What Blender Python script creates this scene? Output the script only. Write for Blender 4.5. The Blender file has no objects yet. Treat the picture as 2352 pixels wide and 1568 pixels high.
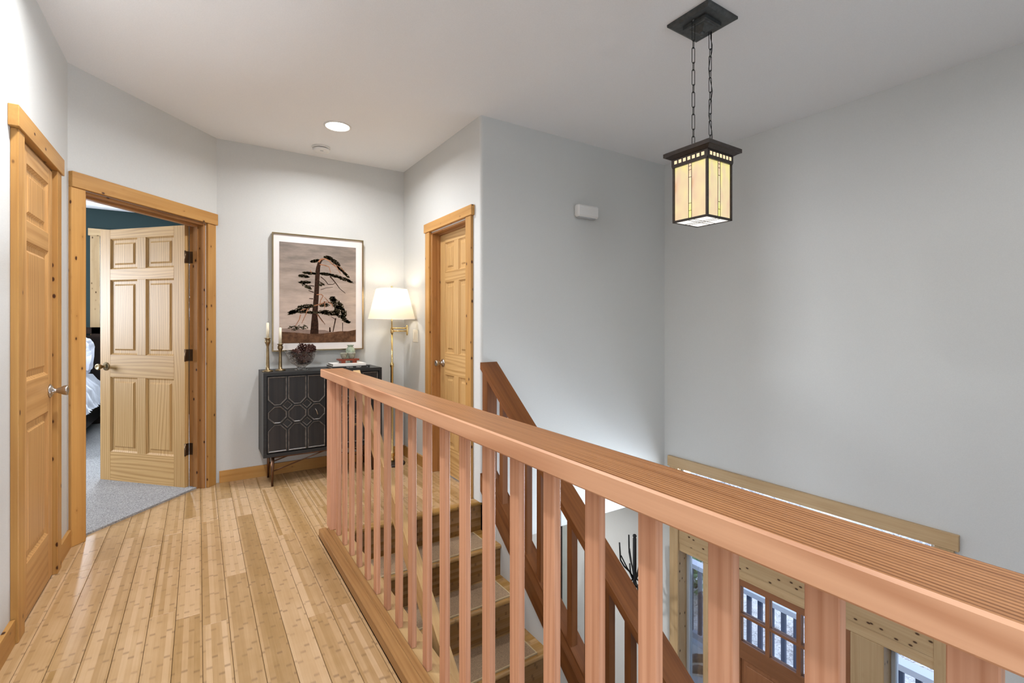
import bpy, bmesh, math, random
from mathutils import Vector, Matrix
random.seed(7)
S = bpy.context.scene
COL = S.collection

# ------------------------------------------------------------------ camera, world, exposure
F_PX, YAW, HORIZON = 1100.0, 0.579, 745.0
cam_d = bpy.data.cameras.new('camera'); cam = bpy.data.objects.new('camera', cam_d); COL.objects.link(cam)
cam_d.sensor_fit = 'HORIZONTAL'; cam_d.sensor_width = 36.0; cam_d.lens = 36.0 * F_PX / 2352.0
cam_d.shift_y = -(784.0 - HORIZON) / 2352.0; cam_d.clip_start = 0.02; cam_d.clip_end = 200
cam.location = (0, 0, 1.255); cam.rotation_euler = (math.pi / 2, 0, -YAW)
S.camera = cam
S.view_settings.view_transform = 'Standard'; S.view_settings.look = 'None'
S.view_settings.exposure = 0.46; S.view_settings.gamma = 1.0; S.view_settings.use_curve_mapping = False

W = bpy.data.worlds.new('sky'); S.world = W; W.use_nodes = True
wn = W.node_tree; wn.nodes.clear()
sky = wn.nodes.new('ShaderNodeTexSky'); sky.sky_type = 'NISHITA'; sky.sun_disc = False
sky.sun_elevation = math.radians(48); sky.sun_rotation = math.radians(200); sky.air_density = 1.0; sky.dust_density = 2.0
bg = wn.nodes.new('ShaderNodeBackground'); bg.inputs[1].default_value = 0.42
wo = wn.nodes.new('ShaderNodeOutputWorld')
wn.links.new(sky.outputs[0], bg.inputs[0]); wn.links.new(bg.outputs[0], wo.inputs[0])

LIGHT = dict(down=18.0, lamp=2.4, rear=22.0, left=10.0, right=34.0, bed=120.0, bed2=200.0, entry=85.0)

def area_light(name, loc, direction, sx, sy, power, color):
    l = bpy.data.lights.new(name, 'AREA'); l.shape = 'RECTANGLE'; l.size = sx; l.size_y = sy
    l.energy = power; l.color = color
    o = bpy.data.objects.new(name, l); COL.objects.link(o); o.location = loc
    o.rotation_euler = Vector(direction).to_track_quat('-Z', 'Y').to_euler()
    return o
XL0 = -0.619
# fill from added unseen windows, then daylight by the bedroom window and entry glazing
area_light('added_fill_rear', (0.05, -2.61, 1.4), (0, 1, 0), 0.95, 1.5, LIGHT['rear'], (0.88, 0.94, 1.0))  # added fill along the hall from behind the camera
area_light('added_fill_left', (XL0 - 0.11, -1.35, 1.35), (1, 0, 0), 1.6, 1.4, LIGHT['left'], (0.88, 0.94, 1.0))  # fill added to brighten the hall side of the balusters
area_light('added_fill_right', (3.77, -1.35, 1.35), (-1, 0.0, 0), 1.6, 1.5, LIGHT['right'], (0.88, 0.94, 1.0))  # fill added to lift the left wall and ceiling
area_light('added_fill_bedroom_side', (-4.31, 6.2, 1.6), (1, 0, 0), 1.5, 1.1, LIGHT['bed2'], (0.96, 0.97, 1.0))  # unseen fill, added to brighten the open bedroom door
area_light('daylight_bedroom_window', (-0.68, 8.11, 1.80), (0, -1, 0), 0.7, 1.1, LIGHT['bed'], (0.92, 0.96, 1.0))
area_light('daylight_entry', (3.78, 1.886, -0.25), (-1, 0, 0.0), 1.75, 0.42, LIGHT['entry'], (0.88, 0.94, 1.0))

# ------------------------------------------------------------------ material helpers
MATS = {}
def srgb(r, g, b):
    f = lambda v: (v / 255 / 12.92) if v <= 10 else ((v / 255 + 0.055) / 1.055) ** 2.4
    return (f(r), f(g), f(b), 1.0)
class NT:
    def __init__(s, name):
        s.m = bpy.data.materials.new(name); s.m.use_nodes = True; s.t = s.m.node_tree; s.t.nodes.clear()
        s.out = s.n('ShaderNodeOutputMaterial'); s.b = s.n('ShaderNodeBsdfPrincipled')
        s.l(s.b.outputs[0], s.out.inputs[0]); MATS[name] = s.m
    def n(s, kind, **kw):
        o = s.t.nodes.new(kind)
        for k, v in kw.items(): setattr(o, k, v)
        return o
    def l(s, a, b): s.t.links.new(a, b)
    def math(s, op, a, b=None, c=None, clamp=False):
        o = s.n('ShaderNodeMath', operation=op); o.use_clamp = clamp
        for i, v in enumerate((a, b, c)):
            if v is None: continue
            if isinstance(v, (int, float)): o.inputs[i].default_value = v
            else: s.l(v, o.inputs[i])
        return o.outputs[0]
    def vec(s, op, a, b):
        o = s.n('ShaderNodeVectorMath', operation=op)
        for i, v in enumerate((a, b)):
            if isinstance(v, (tuple, list)): o.inputs[i].default_value = v
            else: s.l(v, o.inputs[i])
        return o.outputs[0]
    def noise(s, v, scale=1.0, detail=2.0, rough=0.5, dist=0.0):
        o = s.n('ShaderNodeTexNoise'); s.l(v, o.inputs['Vector'])
        o.inputs['Scale'].default_value = scale; o.inputs['Detail'].default_value = detail
        o.inputs['Roughness'].default_value = rough; o.inputs['Distortion'].default_value = dist
        return o.outputs['Fac']
    def ramp(s, f, stops):
        o = s.n('ShaderNodeValToRGB'); s.l(f, o.inputs[0]); e = o.color_ramp.elements
        while len(e) < len(stops): e.new(0.5)
        for i, (p, c) in enumerate(stops):
            e[i].position = p; e[i].color = c if len(c) == 4 else (*c, 1)
        return o.outputs[0]
    def mix(s, f, a, b, mode='MIX'):
        o = s.n('ShaderNodeMix', data_type='RGBA', blend_type=mode)
        if isinstance(f, (int, float)): o.inputs[0].default_value = f
        else: s.l(f, o.inputs[0])
        for i, v in ((6, a), (7, b)):
            if isinstance(v, (tuple, list)): o.inputs[i].default_value = v
            else: s.l(v, o.inputs[i])
        return o.outputs[2]
    def bump(s, h, strength, dist=0.01):
        o = s.n('ShaderNodeBump'); o.inputs['Strength'].default_value = strength; o.inputs['Distance'].default_value = dist
        s.l(h, o.inputs['Height']); s.l(o.outputs[0], s.b.inputs['Normal'])
    def obj(s): return s.n('ShaderNodeTexCoord').outputs['Object']
    def rnd(s): return s.n('ShaderNodeObjectInfo').outputs['Random']

def plain(name, col, rough=0.5, metal=0.0, noise=0.0, nscale=20.0, bump=0.0, spec=0.5):
    t = NT(name); t.b.inputs['Roughness'].default_value = rough; t.b.inputs['Metallic'].default_value = metal
    t.b.inputs['Specular IOR Level'].default_value = spec
    n = t.noise(t.obj(), nscale, 3)
    lo = tuple(c * (1 - noise) for c in col[:3]) + (1,); hi = tuple(min(1, c * (1 + noise)) for c in col[:3]) + (1,)
    t.l(t.ramp(n, [(0.3, lo), (0.7, hi)]), t.b.inputs['Base Color'])
    if bump: t.bump(n, bump, 0.004)
    return t.m

def wood(name, light, dark, axis, fiber=0.55, ring=0.35, ringf=7.0, knots=0.0, rough=0.42, vary=0.12, fk=90.0, stripe=0.0, wts=(0.8, 0.6)):
    t = NT(name)
    rn = t.rnd(); cx = t.n('ShaderNodeCombineXYZ')
    for i, k in enumerate((13.7, 7.3, 19.1)): t.l(t.math('MULTIPLY', rn, k), cx.inputs[i])
    p = t.vec('ADD', t.obj(), cx.outputs[0])
    sc = [fk, fk, fk]; sc[axis] = fk * 0.022
    f = t.noise(t.vec('MULTIPLY', p, tuple(sc)), 1.0, 3.0, 0.6)
    sc2 = [7.0, 7.0, 7.0]; sc2[axis] = 0.8
    lowf = t.noise(t.vec('MULTIPLY', p, tuple(sc2)), 1.0, 1.0, 0.4)
    ph = t.math('MULTIPLY', lowf, ringf * 6.283)
    if stripe:
        sp = t.n('ShaderNodeSeparateXYZ'); t.l(p, sp.inputs[0]); oth = [i for i in range(3) if i != axis]
        ac = t.math('ADD', t.math('MULTIPLY', sp.outputs[oth[0]], wts[0] * stripe), t.math('MULTIPLY', sp.outputs[oth[1]], wts[1] * stripe))
        ph = t.math('ADD', ac, ph)
    r = t.math('SINE', ph)
    r = t.math('POWER', t.math('MULTIPLY_ADD', r, 0.5, 0.5), 2.0)
    a = t.math('MULTIPLY', t.math('MULTIPLY_ADD', f, 2.2, -0.6, clamp=True), fiber)
    v = t.math('ADD', a, t.math('MULTIPLY', r, ring), clamp=True)
    col = t.mix(v, light, dark)
    hv = t.math('MULTIPLY_ADD', rn, vary * 2, 1 - vary)
    col = t.mix(1.0, col, (1, 1, 1, 1), 'MULTIPLY') if vary == 0 else t.vec('SCALE', col, (0, 0, 0)) if False else col
    hsv = t.n('ShaderNodeHueSaturation'); t.l(hv, hsv.inputs['Value']); t.l(col, hsv.inputs['Color']); col = hsv.outputs[0]
    if knots > 0:
        sk = [30.0, 30.0, 30.0]; sk[axis] = 17.0
        vo = t.n('ShaderNodeTexVoronoi'); t.l(t.vec('MULTIPLY', p, tuple(sk)), vo.inputs['Vector'])
        vo.inputs['Scale'].default_value = 1.0
        sep = t.n('ShaderNodeSeparateColor'); t.l(vo.outputs['Color'], sep.inputs[0])
        rad = t.math('MULTIPLY', t.math('GREATER_THAN', sep.outputs[0], 1 - knots), 0.24)
        k = t.math('MULTIPLY', t.math('SUBTRACT', rad, vo.outputs['Distance']), 10.0, clamp=True)
        halo = t.math('MULTIPLY', t.math('SUBTRACT', t.math('MULTIPLY', rad, 2.0), vo.outputs['Distance']), 2.0, clamp=True)
        col = t.mix(t.math('MULTIPLY', halo, 0.5), col, dark)
        col = t.mix(k, col, (dark[0] * 0.18, dark[1] * 0.12, dark[2] * 0.10, 1))
    t.l(col, t.b.inputs['Base Color']); t.b.inputs['Roughness'].default_value = rough; t.b.inputs['Specular IOR Level'].default_value = 0.3
    t.bump(f, 0.08, 0.002)
    return t.m

def wood3(name, light, dark, **kw):
    return [wood(name + '_' + a, light, dark, i, **kw) for i, a in enumerate('xyz')]

WALL = plain('wall_paint', (0.60, 0.602, 0.585, 1), 0.85, noise=0.025, nscale=240, bump=0.12)
CEIL = plain('ceiling_paint', (0.84, 0.85, 0.865, 1), 0.9, noise=0.025, nscale=180, bump=0.15)
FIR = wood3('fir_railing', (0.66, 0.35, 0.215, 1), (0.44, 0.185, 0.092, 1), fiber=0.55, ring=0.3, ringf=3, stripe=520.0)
FIRRAIL = wood3('fir_handrail', (0.50, 0.235, 0.095, 1), (0.18, 0.06, 0.015, 1), fiber=0.5, ring=0.62, ringf=1.8, vary=0.03, stripe=800.0, wts=(1.0, 0.0))
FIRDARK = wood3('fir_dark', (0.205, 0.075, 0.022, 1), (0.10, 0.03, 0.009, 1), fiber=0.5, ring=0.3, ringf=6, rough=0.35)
PINE = wood3('knotty_pine', (0.56, 0.30, 0.09, 1), (0.36, 0.155, 0.034, 1), fiber=0.35, ring=0.3, ringf=5, knots=0.22)
PINEPALE = wood3('pale_knotty_pine', (0.52, 0.37, 0.21, 1), (0.36, 0.225, 0.10, 1), fiber=0.4, ring=0.25, ringf=5, knots=0.25)
DOORPINE = wood3('clear_pine', (0.62, 0.39, 0.165, 1), (0.38, 0.20, 0.06, 1), fiber=0.5, ring=0.5, ringf=5.0, vary=0.06, stripe=380.0)
DOORHONEY = wood3('honey_pine', (0.60, 0.34, 0.13, 1), (0.36, 0.165, 0.045, 1), fiber=0.4, ring=0.4, ringf=5.0, vary=0.06, stripe=250.0)
JAMB = wood3('jamb_pine', (0.42, 0.20, 0.065, 1), (0.25, 0.105, 0.03, 1), fiber=0.4, ring=0.3, ringf=5, knots=0.1)
FIRDOOR = wood3('front_door_fir', (0.30, 0.13, 0.06, 1), (0.19, 0.075, 0.03, 1), fiber=0.5, ring=0.2)
HANDRAIL = wood3('handrail_pale', (0.60, 0.40, 0.19, 1), (0.43, 0.25, 0.10, 1), fiber=0.5, ring=0.4)
BRASS = plain('aged_brass', (0.30, 0.225, 0.125, 1), 0.38, 1.0, 0.15, 40)
BRASSBRIGHT = plain('polished_brass', (0.78, 0.60, 0.28, 1), 0.18, 1.0)
NICKEL = plain('satin_nickel', (0.50, 0.47, 0.44, 1), 0.28, 1.0)
BRONZE = plain('dark_bronze', (0.045, 0.035, 0.03, 1), 0.42, 0.6, 0.2, 60)
IRON = plain('black_iron', (0.012, 0.012, 0.013, 1), 0.45, 0.3)
PEWTER = plain('pewter_grey_metal', (0.085, 0.09, 0.09, 1), 0.45, 0.7, 0.2, 50)
WHITEPL = plain('white_plastic', (0.78, 0.77, 0.75, 1), 0.4)
SWITCHPL = plain('almond_plastic', (0.80, 0.76, 0.66, 1), 0.4)
CABINET = wood3('ebonised_wood', (0.030, 0.030, 0.031, 1), (0.013, 0.013, 0.013, 1), fiber=0.8, ring=0.1, rough=0.38)
CABEDGE = plain('worn_carving_edge', (0.10, 0.088, 0.078, 1), 0.35, noise=0.6, nscale=30)
CABWEAR = wood3('ebonised_worn', (0.016, 0.016, 0.017, 1), (0.085, 0.068, 0.06, 1), fiber=0.30, ring=0.0, rough=0.36, fk=45)
CARPET = plain('grey_carpet', (0.33, 0.325, 0.325, 1), 1.0, noise=0.5, nscale=160, bump=1.0)
MATTAUPE = plain('taupe_tread_carpet', (0.36, 0.25, 0.155, 1), 1.0, noise=0.45, nscale=420, bump=0.6)
MATEDGE = plain('carpet_binding', (0.52, 0.40, 0.24, 1), 0.9)
GREEN = plain('dark_green_paint', (0.006, 0.026, 0.027, 1), 0.7)
WHITECLOTH = plain('white_cotton', (0.80, 0.82, 0.90, 1), 0.95, noise=0.04, nscale=12)
DARKBED = wood3('espresso_wood', (0.03, 0.016, 0.010, 1), (0.015, 0.008, 0.006, 1), rough=0.4)
CANDLE = plain('ivory_wax', (0.83, 0.77, 0.60, 1), 0.5)
CELADON = plain('celadon_glaze', (0.30, 0.36, 0.27, 1), 0.15, noise=0.35, nscale=45)
GREYGLAZE = plain('grey_glaze', (0.27, 0.27, 0.215, 1), 0.25, noise=0.35, nscale=55)
REDWOOD = wood3('red_lacquer_wood', (0.26, 0.055, 0.025, 1), (0.15, 0.03, 0.015, 1), rough=0.3)
PAPERWHITE = plain('white_paper', (0.80, 0.79, 0.76, 1), 0.7)
PAGES = plain('page_edges', (0.50, 0.48, 0.43, 1), 0.9, noise=0.15, nscale=200)
BLACKCLOTH = plain('black_book_cloth', (0.02, 0.02, 0.02, 1), 0.6)
CONE = plain('pine_cone_scales', (0.060, 0.020, 0.014, 1), 0.6, noise=0.6, nscale=120)
MATBOARD = plain('mat_board', (0.72, 0.68, 0.665, 1), 0.8)
STEELBLACK = plain('hinge_bronze', (0.16, 0.10, 0.055, 1), 0.35, 0.9)
GREYFRAME = plain('grey_vinyl_frame', (0.45, 0.47, 0.48, 1), 0.5)
DECKWOOD = wood3('weathered_deck', (0.50, 0.55, 0.58, 1), (0.36, 0.40, 0.43, 1), fiber=0.4, ring=0.2)
PORCHDARK = plain('porch_baluster_paint', (0.045, 0.065, 0.125, 1), 0.6)
PORCHRAIL = plain('porch_rail_paint', (0.52, 0.55, 0.62, 1), 0.6)
SHOE = plain('brown_leather', (0.12, 0.07, 0.05, 1), 0.5, noise=0.2)
SHOESOLE = plain('pale_rubber', (0.55, 0.52, 0.47, 1), 0.8)
LEAF = plain('shrub_leaves', (0.10, 0.19, 0.09, 1), 0.7, noise=0.5, nscale=9)
DARKVOID = plain('cable_rubber', (0.015, 0.015, 0.015, 1), 0.6)
LOWFLOOR = wood('lower_floor_wood', (0.42, 0.25, 0.11, 1), (0.28, 0.15, 0.06, 1), 0)

def make_ground():
    t = NT('leaf_litter'); p = t.obj()
    a = t.noise(p, 7.0, 6, 0.7); b = t.noise(p, 38.0, 3, 0.7); c = t.noise(p, 0.5, 2)
    v = t.math('MULTIPLY_ADD', b, 0.6, t.math('MULTIPLY', a, 0.5))
    col = t.ramp(v, [(0.40, (0.05, 0.045, 0.04)), (0.52, (0.36, 0.34, 0.31)), (0.62, (0.66, 0.64, 0.62))])
    col = t.mix(t.math('MULTIPLY_ADD', c, 3.0, -1.35, clamp=True), col, (0.62, 0.66, 0.64, 1))
    t.l(col, t.b.inputs['Base Color']); t.b.inputs['Roughness'].default_value = 1.0
    return t.m
GROUND = make_ground()

def bamboo(name, base, strip_var, node_dark, axis, strips=0.0188, seglen=0.19, rough=0.33):
    """horizontal bamboo: narrow strips along `axis`, each with its own tone and dark node dashes"""
    t = NT(name); p = t.obj(); sp = t.n('ShaderNodeSeparateXYZ'); t.l(p, sp.inputs[0])
    along, across = (sp.outputs[1], sp.outputs[0]) if axis == 1 else (sp.outputs[0], sp.outputs[1])
    if axis == 3: along, across = sp.outputs[0], sp.outputs[2]
    rn = t.rnd()
    across = t.math('ADD', across, 5.0)
    idx = t.math('FLOOR', t.math('DIVIDE', across, strips))
    wn = t.n('ShaderNodeTexWhiteNoise', noise_dimensions='2D'); cb = t.n('ShaderNodeCombineXYZ')
    t.l(idx, cb.inputs[0]); t.l(t.math('MULTIPLY', rn, 91.7), cb.inputs[1]); t.l(cb.outputs[0], wn.inputs[0])
    sr = wn.outputs['Value']
    q = t.math('FRACT', t.math('MULTIPLY_ADD', sr, 7.31, t.math('DIVIDE', t.math('ADD', along, 20.0), seglen)))
    d = t.math('ABSOLUTE', t.math('SUBTRACT', q, 0.5))
    node = t.math('MULTIPLY_ADD', d, -17.0, 1.0, clamp=True)
    sc = (130.0, 3.0, 130.0) if axis == 1 else (3.0, 130.0, 130.0)
    f = t.noise(t.vec('MULTIPLY', p, sc), 1.0, 3.0, 0.6)
    blot = t.noise(p, 5.0, 3, 0.6)
    node = t.math('MULTIPLY', node, t.math('MULTIPLY_ADD', blot, 3.0, -0.75, clamp=True))
    tone = t.math('ADD', t.math('MULTIPLY', t.math('SUBTRACT', sr, 0.5), strip_var),
                  t.math('MULTIPLY', t.math('SUBTRACT', rn, 0.5), 0.22))
    tone = t.math('ADD', t.math('ADD', tone, 1.0), t.math('MULTIPLY_ADD', f, 0.3, -0.15))
    tone = t.math('ADD', tone, t.math('MULTIPLY_ADD', blot, 0.35, -0.175))
    hsv = t.n('ShaderNodeHueSaturation'); hsv.inputs['Color'].default_value = base; t.l(tone, hsv.inputs['Value'])
    t.l(t.math('MULTIPLY_ADD', tone, -0.5, 1.5), hsv.inputs['Saturation'])
    col = t.mix(t.math('MULTIPLY', node, 0.6), hsv.outputs[0], node_dark)
    t.l(col, t.b.inputs['Base Color']); t.b.inputs['Roughness'].default_value = rough
    return t.m
BAMBOO = bamboo('bamboo_floor', (0.47, 0.30, 0.147, 1), 0.34, (0.14, 0.07, 0.028, 1), 1)
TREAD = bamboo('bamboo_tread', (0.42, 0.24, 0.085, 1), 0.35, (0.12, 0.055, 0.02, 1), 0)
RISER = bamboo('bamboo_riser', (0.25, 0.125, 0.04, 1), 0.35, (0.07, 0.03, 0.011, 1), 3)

def glow(name, col, strength):
    t = NT(name); t.b.inputs['Base Color'].default_value = col
    t.b.inputs['Emission Color'].default_value = col; t.b.inputs['Emission Strength'].default_value = strength
    return t.m
BULB = glow('downlight_lens', (1.0, 0.95, 0.86, 1), 14.0)

def make_glass(name, tint=(1, 1, 1, 1), refl=0.08):
    t = NT(name); t.t.nodes.remove(t.b)
    tr = t.n('ShaderNodeBsdfTransparent'); tr.inputs[0].default_value = tint
    gl = t.n('ShaderNodeBsdfGlossy'); gl.inputs['Roughness'].default_value = 0.02
    lw = t.n('ShaderNodeFresnel'); lw.inputs[0].default_value = 1.45
    mx = t.n('ShaderNodeMixShader'); t.l(t.math('MULTIPLY', lw.outputs[0], refl * 10, clamp=True), mx.inputs[0])
    t.l(tr.outputs[0], mx.inputs[1]); t.l(gl.outputs[0], mx.inputs[2]); t.l(mx.outputs[0], t.out.inputs[0])
    return t.m
GLASS = make_glass('window_glass', (0.94, 0.97, 1.0, 1), 0.08)
def make_crystal():
    t = NT('cut_crystal'); b = t.b; b.inputs['Transmission Weight'].default_value = 1.0
    b.inputs['Roughness'].default_value = 0.02; b.inputs['IOR'].default_value = 1.45; b.inputs['Base Color'].default_value = (0.97, 0.98, 1, 1)
    t.t.nodes.remove(t.out); t.out = t.n('ShaderNodeOutputMaterial')
    tr = t.n('ShaderNodeBsdfTransparent'); mx = t.n('ShaderNodeMixShader'); mx.inputs[0].default_value = 0.75
    t.l(tr.outputs[0], mx.inputs[1]); t.l(b.outputs[0], mx.inputs[2]); t.l(mx.outputs[0], t.out.inputs[0])
    vo = t.n('ShaderNodeTexVoronoi'); t.l(t.obj(), vo.inputs['Vector']); vo.inputs['Scale'].default_value = 60
    t.bump(vo.outputs['Distance'], 0.9, 0.01)
    return t.m
CRYSTAL = make_crystal()
MIRROR = plain('mirror_silver', (0.86, 0.90, 0.87, 1), 0.03, 1.0)
def make_shade():
    t = NT('linen_shade'); t.t.nodes.remove(t.b)
    d = t.n('ShaderNodeBsdfDiffuse'); d.inputs[0].default_value = (0.86, 0.82, 0.74, 1)
    tl = t.n('ShaderNodeBsdfTranslucent'); tl.inputs[0].default_value = (0.95, 0.86, 0.72, 1)
    w = t.noise(t.vec('MULTIPLY', t.obj(), (900, 900, 900)), 1.0, 1)
    mx = t.n('ShaderNodeMixShader'); t.l(t.math('MULTIPLY_ADD', w, 0.1, 0.45), mx.inputs[0])
    t.l(d.outputs[0], mx.inputs[1]); t.l(tl.outputs[0], mx.inputs[2]); t.l(mx.outputs[0], t.out.inputs[0])
    return t.m
SHADE = make_shade()
def make_mica(name, strength, seed):
    t = NT(name); p = t.vec('ADD', t.obj(), (seed, seed * 2.0, seed * 0.7))
    n = t.noise(t.vec('MULTIPLY', p, (9, 9, 5)), 1.0, 2, 0.5)
    col = t.ramp(n, [(0.36, (1.1, 0.58, 0.24)), (0.46, (1.25, 0.88, 0.58)), (0.56, (1.3, 1.05, 0.60)), (0.70, (1.5, 1.4, 0.35))])
    t.l(t.mix(0.65, col, (0, 0, 0, 1)), t.b.inputs['Base Color']); t.l(col, t.b.inputs['Emission Color']); t.b.inputs['Emission Strength'].default_value = strength
    t.b.inputs['Roughness'].default_value = 0.25
    return t.m
MICA = make_mica('mica_glass', 0.33, 3.1)
MICAB = make_mica('mica_bead_glass', 0.5, 8.4)
MICABOT = glow('opal_glass_bottom', (1.0, 0.97, 0.90, 1), 0.6)

# ------------------------------------------------------------------ object helpers
PM = {}
def link(o, parent=None, world=True):
    COL.objects.link(o)
    if parent is not None:
        o.parent = parent
        if world: o.matrix_parent_inverse = PM[parent.name].inverted()
    return o
def thing(name, label, cat, loc=(0, 0, 0), rotz=0.0, group=None, kind=None, parent=None):
    o = bpy.data.objects.new(name, None); COL.objects.link(o); o.empty_display_size = 0.1
    o.location = loc; o.rotation_euler = (0, 0, rotz)
    PM[o.name] = Matrix.Translation(loc) @ Matrix.Rotation(rotz, 4, 'Z')
    tag(o, label, cat, group, kind); return o
def tag(o, label=None, cat=None, group=None, kind=None):
    if label: o['label'] = label
    if cat: o['category'] = cat
    if group: o['group'] = group
    if kind: o['kind'] = kind
    return o
def mesh_obj(name, bm, mat, parent=None, world=True, loc=None, smooth=False, recenter=True):
    bmesh.ops.recalc_face_normals(bm, faces=bm.faces)
    c = Vector(loc) if loc is not None else Vector((0, 0, 0))
    if loc is None and recenter and len(bm.verts):
        lo = Vector([min(v.co[i] for v in bm.verts) for i in range(3)]); hi = Vector([max(v.co[i] for v in bm.verts) for i in range(3)])
        c = (lo + hi) / 2
        for v in bm.verts: v.co -= c
    me = bpy.data.meshes.new(name); bm.to_mesh(me); bm.free()
    if smooth: me.polygons.foreach_set('use_smooth', [True] * len(me.polygons))
    o = bpy.data.objects.new(name, me); o.location = c
    for m in (mat if isinstance(mat, (list, tuple)) else [mat]): me.materials.append(m)
    link(o, parent, world)
    return o
def add_box(bm, x0, x1, y0, y1, z0, z1, bevel=0.0, mi=0):
    vs = [bm.verts.new((x, y, z)) for x in (x0, x1) for y in (y0, y1) for z in (z0, z1)]
    idx = [(0, 1, 3, 2), (4, 6, 7, 5), (0, 4, 5, 1), (2, 3, 7, 6), (0, 2, 6, 4), (1, 5, 7, 3)]
    fs = [bm.faces.new([vs[i] for i in f]) for f in idx]
    for f in fs: f.material_index = mi
    if bevel > 0:
        es = list({e for f in fs for e in f.edges})
        bmesh.ops.bevel(bm, geom=es, offset=bevel, segments=1, affect='EDGES', profile=0.5)
def box(name, x0, x1, y0, y1, z0, z1, mat, parent=None, bevel=0.0, world=True):
    bm = bmesh.new(); add_box(bm, min(x0, x1), max(x0, x1), min(y0, y1), max(y0, y1), min(z0, z1), max(z0, z1), bevel)
    return mesh_obj(name, bm, mat, parent, world)
def boxes(name, lst, mat, parent=None, world=True, bevel=0.0, recenter=True):
    bm = bmesh.new()
    for b in lst: add_box(bm, *b, bevel)
    return mesh_obj(name, bm, mat, parent, world, recenter=recenter)
def prism(bm, pts, d, axis=2):
    """extrude polygon pts (3D) along vector d"""
    a = [bm.verts.new(p) for p in pts]; b = [bm.verts.new(Vector(p) + Vector(d)) for p in pts]
    bm.faces.new(a); bm.faces.new(b[::-1]); n = len(a)
    for i in range(n): bm.faces.new((a[i], b[i], b[(i + 1) % n], a[(i + 1) % n]))
def lathe(bm, prof, c=(0, 0, 0), seg=24, cap=True, axis='Z', wob=None):
    rings = []
    for k, (r, z) in enumerate(prof):
        ring = []
        for i in range(seg):
            a = 2 * math.pi * i / seg; rr = r
            dz = 0.0
            if wob: rr, dz = wob(k, a, r)
            x, y = rr * math.cos(a), rr * math.sin(a)
            v = (x, y, z + dz) if axis == 'Z' else ((z + dz, x, y) if axis == 'X' else (x, z + dz, y))
            ring.append(bm.verts.new((v[0] + c[0], v[1] + c[1], v[2] + c[2])))
        rings.append(ring)
    for a, b in zip(rings, rings[1:]):
        for i in range(seg): bm.faces.new((a[i], a[(i + 1) % seg], b[(i + 1) % seg], b[i]))
    if cap:
        bm.faces.new(rings[0][::-1]); bm.faces.new(rings[-1])
def tube(bm, pts, r, seg=8, r2=None, closed=False):
    pts = [Vector(p) for p in pts]; n = len(pts); rings = []
    for i, p in enumerate(pts):
        t = (pts[(i + 1) % n] - pts[i - 1]) if closed else (pts[min(i + 1, n - 1)] - pts[max(i - 1, 0)])
        t.normalize(); up = Vector((0, 0, 1)) if abs(t.z) < 0.9 else Vector((1, 0, 0))
        a = t.cross(up).normalized(); b = t.cross(a).normalized()
        rr = r if r2 is None else r + (r2 - r) * i / max(1, n - 1)
        rings.append([bm.verts.new(p + a * rr * math.cos(2 * math.pi * k / seg) + b * rr * math.sin(2 * math.pi * k / seg)) for k in range(seg)])
    pr = list(zip(rings, rings[1:])) + ([(rings[-1], rings[0])] if closed else [])
    for q, (a, b) in enumerate(pr):
        off = 0
        if closed and q == len(pr) - 1:
            off = min(range(seg), key=lambda s: (a[0].co - b[s].co).length)
        for k in range(seg): bm.faces.new((a[k], a[(k + 1) % seg], b[(k + 1 + off) % seg], b[(k + off) % seg]))
    if not closed: bm.faces.new(rings[0][::-1]); bm.faces.new(rings[-1])
def lobj(name, prof, mat, parent, c=(0, 0, 0), seg=24, world=True, axis='Z', wob=None, cap=True):
    bm = bmesh.new(); lathe(bm, prof, (0, 0, 0), seg, cap, axis, wob)
    return mesh_obj(name, bm, mat, parent, world, loc=c, smooth=True)
def tobj(name, pts, r, mat, parent, seg=8, r2=None, closed=False, world=True):
    bm = bmesh.new(); tube(bm, pts, r, seg, r2, closed); return mesh_obj(name, bm, mat, parent, world, smooth=True)
def struct(o, label=None, cat=None): return tag(o, label, cat, None, 'structure')

# ------------------------------------------------------------------ main dimensions (metres; X right, Y along the hall)
XL, YB, XD, YS, XR, HC = -0.619, 4.456, 1.66, 2.94, 3.609, 2.729
A = Vector((XL, 3.626, 0)); B = Vector((0.117, YB, 0)); LA = (B - A).length; ANG = math.atan2(B.y - A.y, B.x - A.x)
ZL = -2.74                      # lower floor
ZS = -0.33                      # underside of the upper floor
YN = 2.96                       # top nosing
RISE, GO, NST = 0.2045, 0.262, 13
SL = RISE / GO
XSW0, XSW1 = 0.735, 1.68        # stair flight between wall faces

# ------------------------------------------------------------------ shell
struct(boxes('wall_left', [(XL - 0.12, XL, -2.5, -2.2, 0, HC), (XL - 0.12, XL, -2.2, -0.5, 0, 0.6), (XL - 0.12, XL, -2.2, -0.5, 2.1, HC), (XL - 0.12, XL, -0.5, 2.70, 0, HC), (XL - 0.12, XL, 2.70, 3.29, 2.04, HC), (XL - 0.12, XL, 3.29, 3.64, 0, HC)], WALL),
       'pale grey left hall wall around the narrow closet door', 'wall')
wa = thing('wall_angled', 'short angled wall holding the open bedroom doorway', 'wall', A, ANG, kind='structure')
S0, S1 = 0.083, 1.0             # bedroom opening along the angled wall
boxes('wall_face', [(-0.05, S0 + 0.005, 0, 0.12, 0, HC), (S1 - 0.005, LA + 0.02, 0, 0.12, 0, HC), (S0 + 0.005, S1 - 0.005, 0, 0.12, 2.03, HC)], WALL, wa, world=False)
struct(box('wall_back', 0.117, XD + 0.02, YB, YB + 0.12, 0, HC, WALL), 'cream lit back wall behind the sideboard', 'wall')
OD0, OD1 = 3.135, 3.80          # landing door opening
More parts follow.
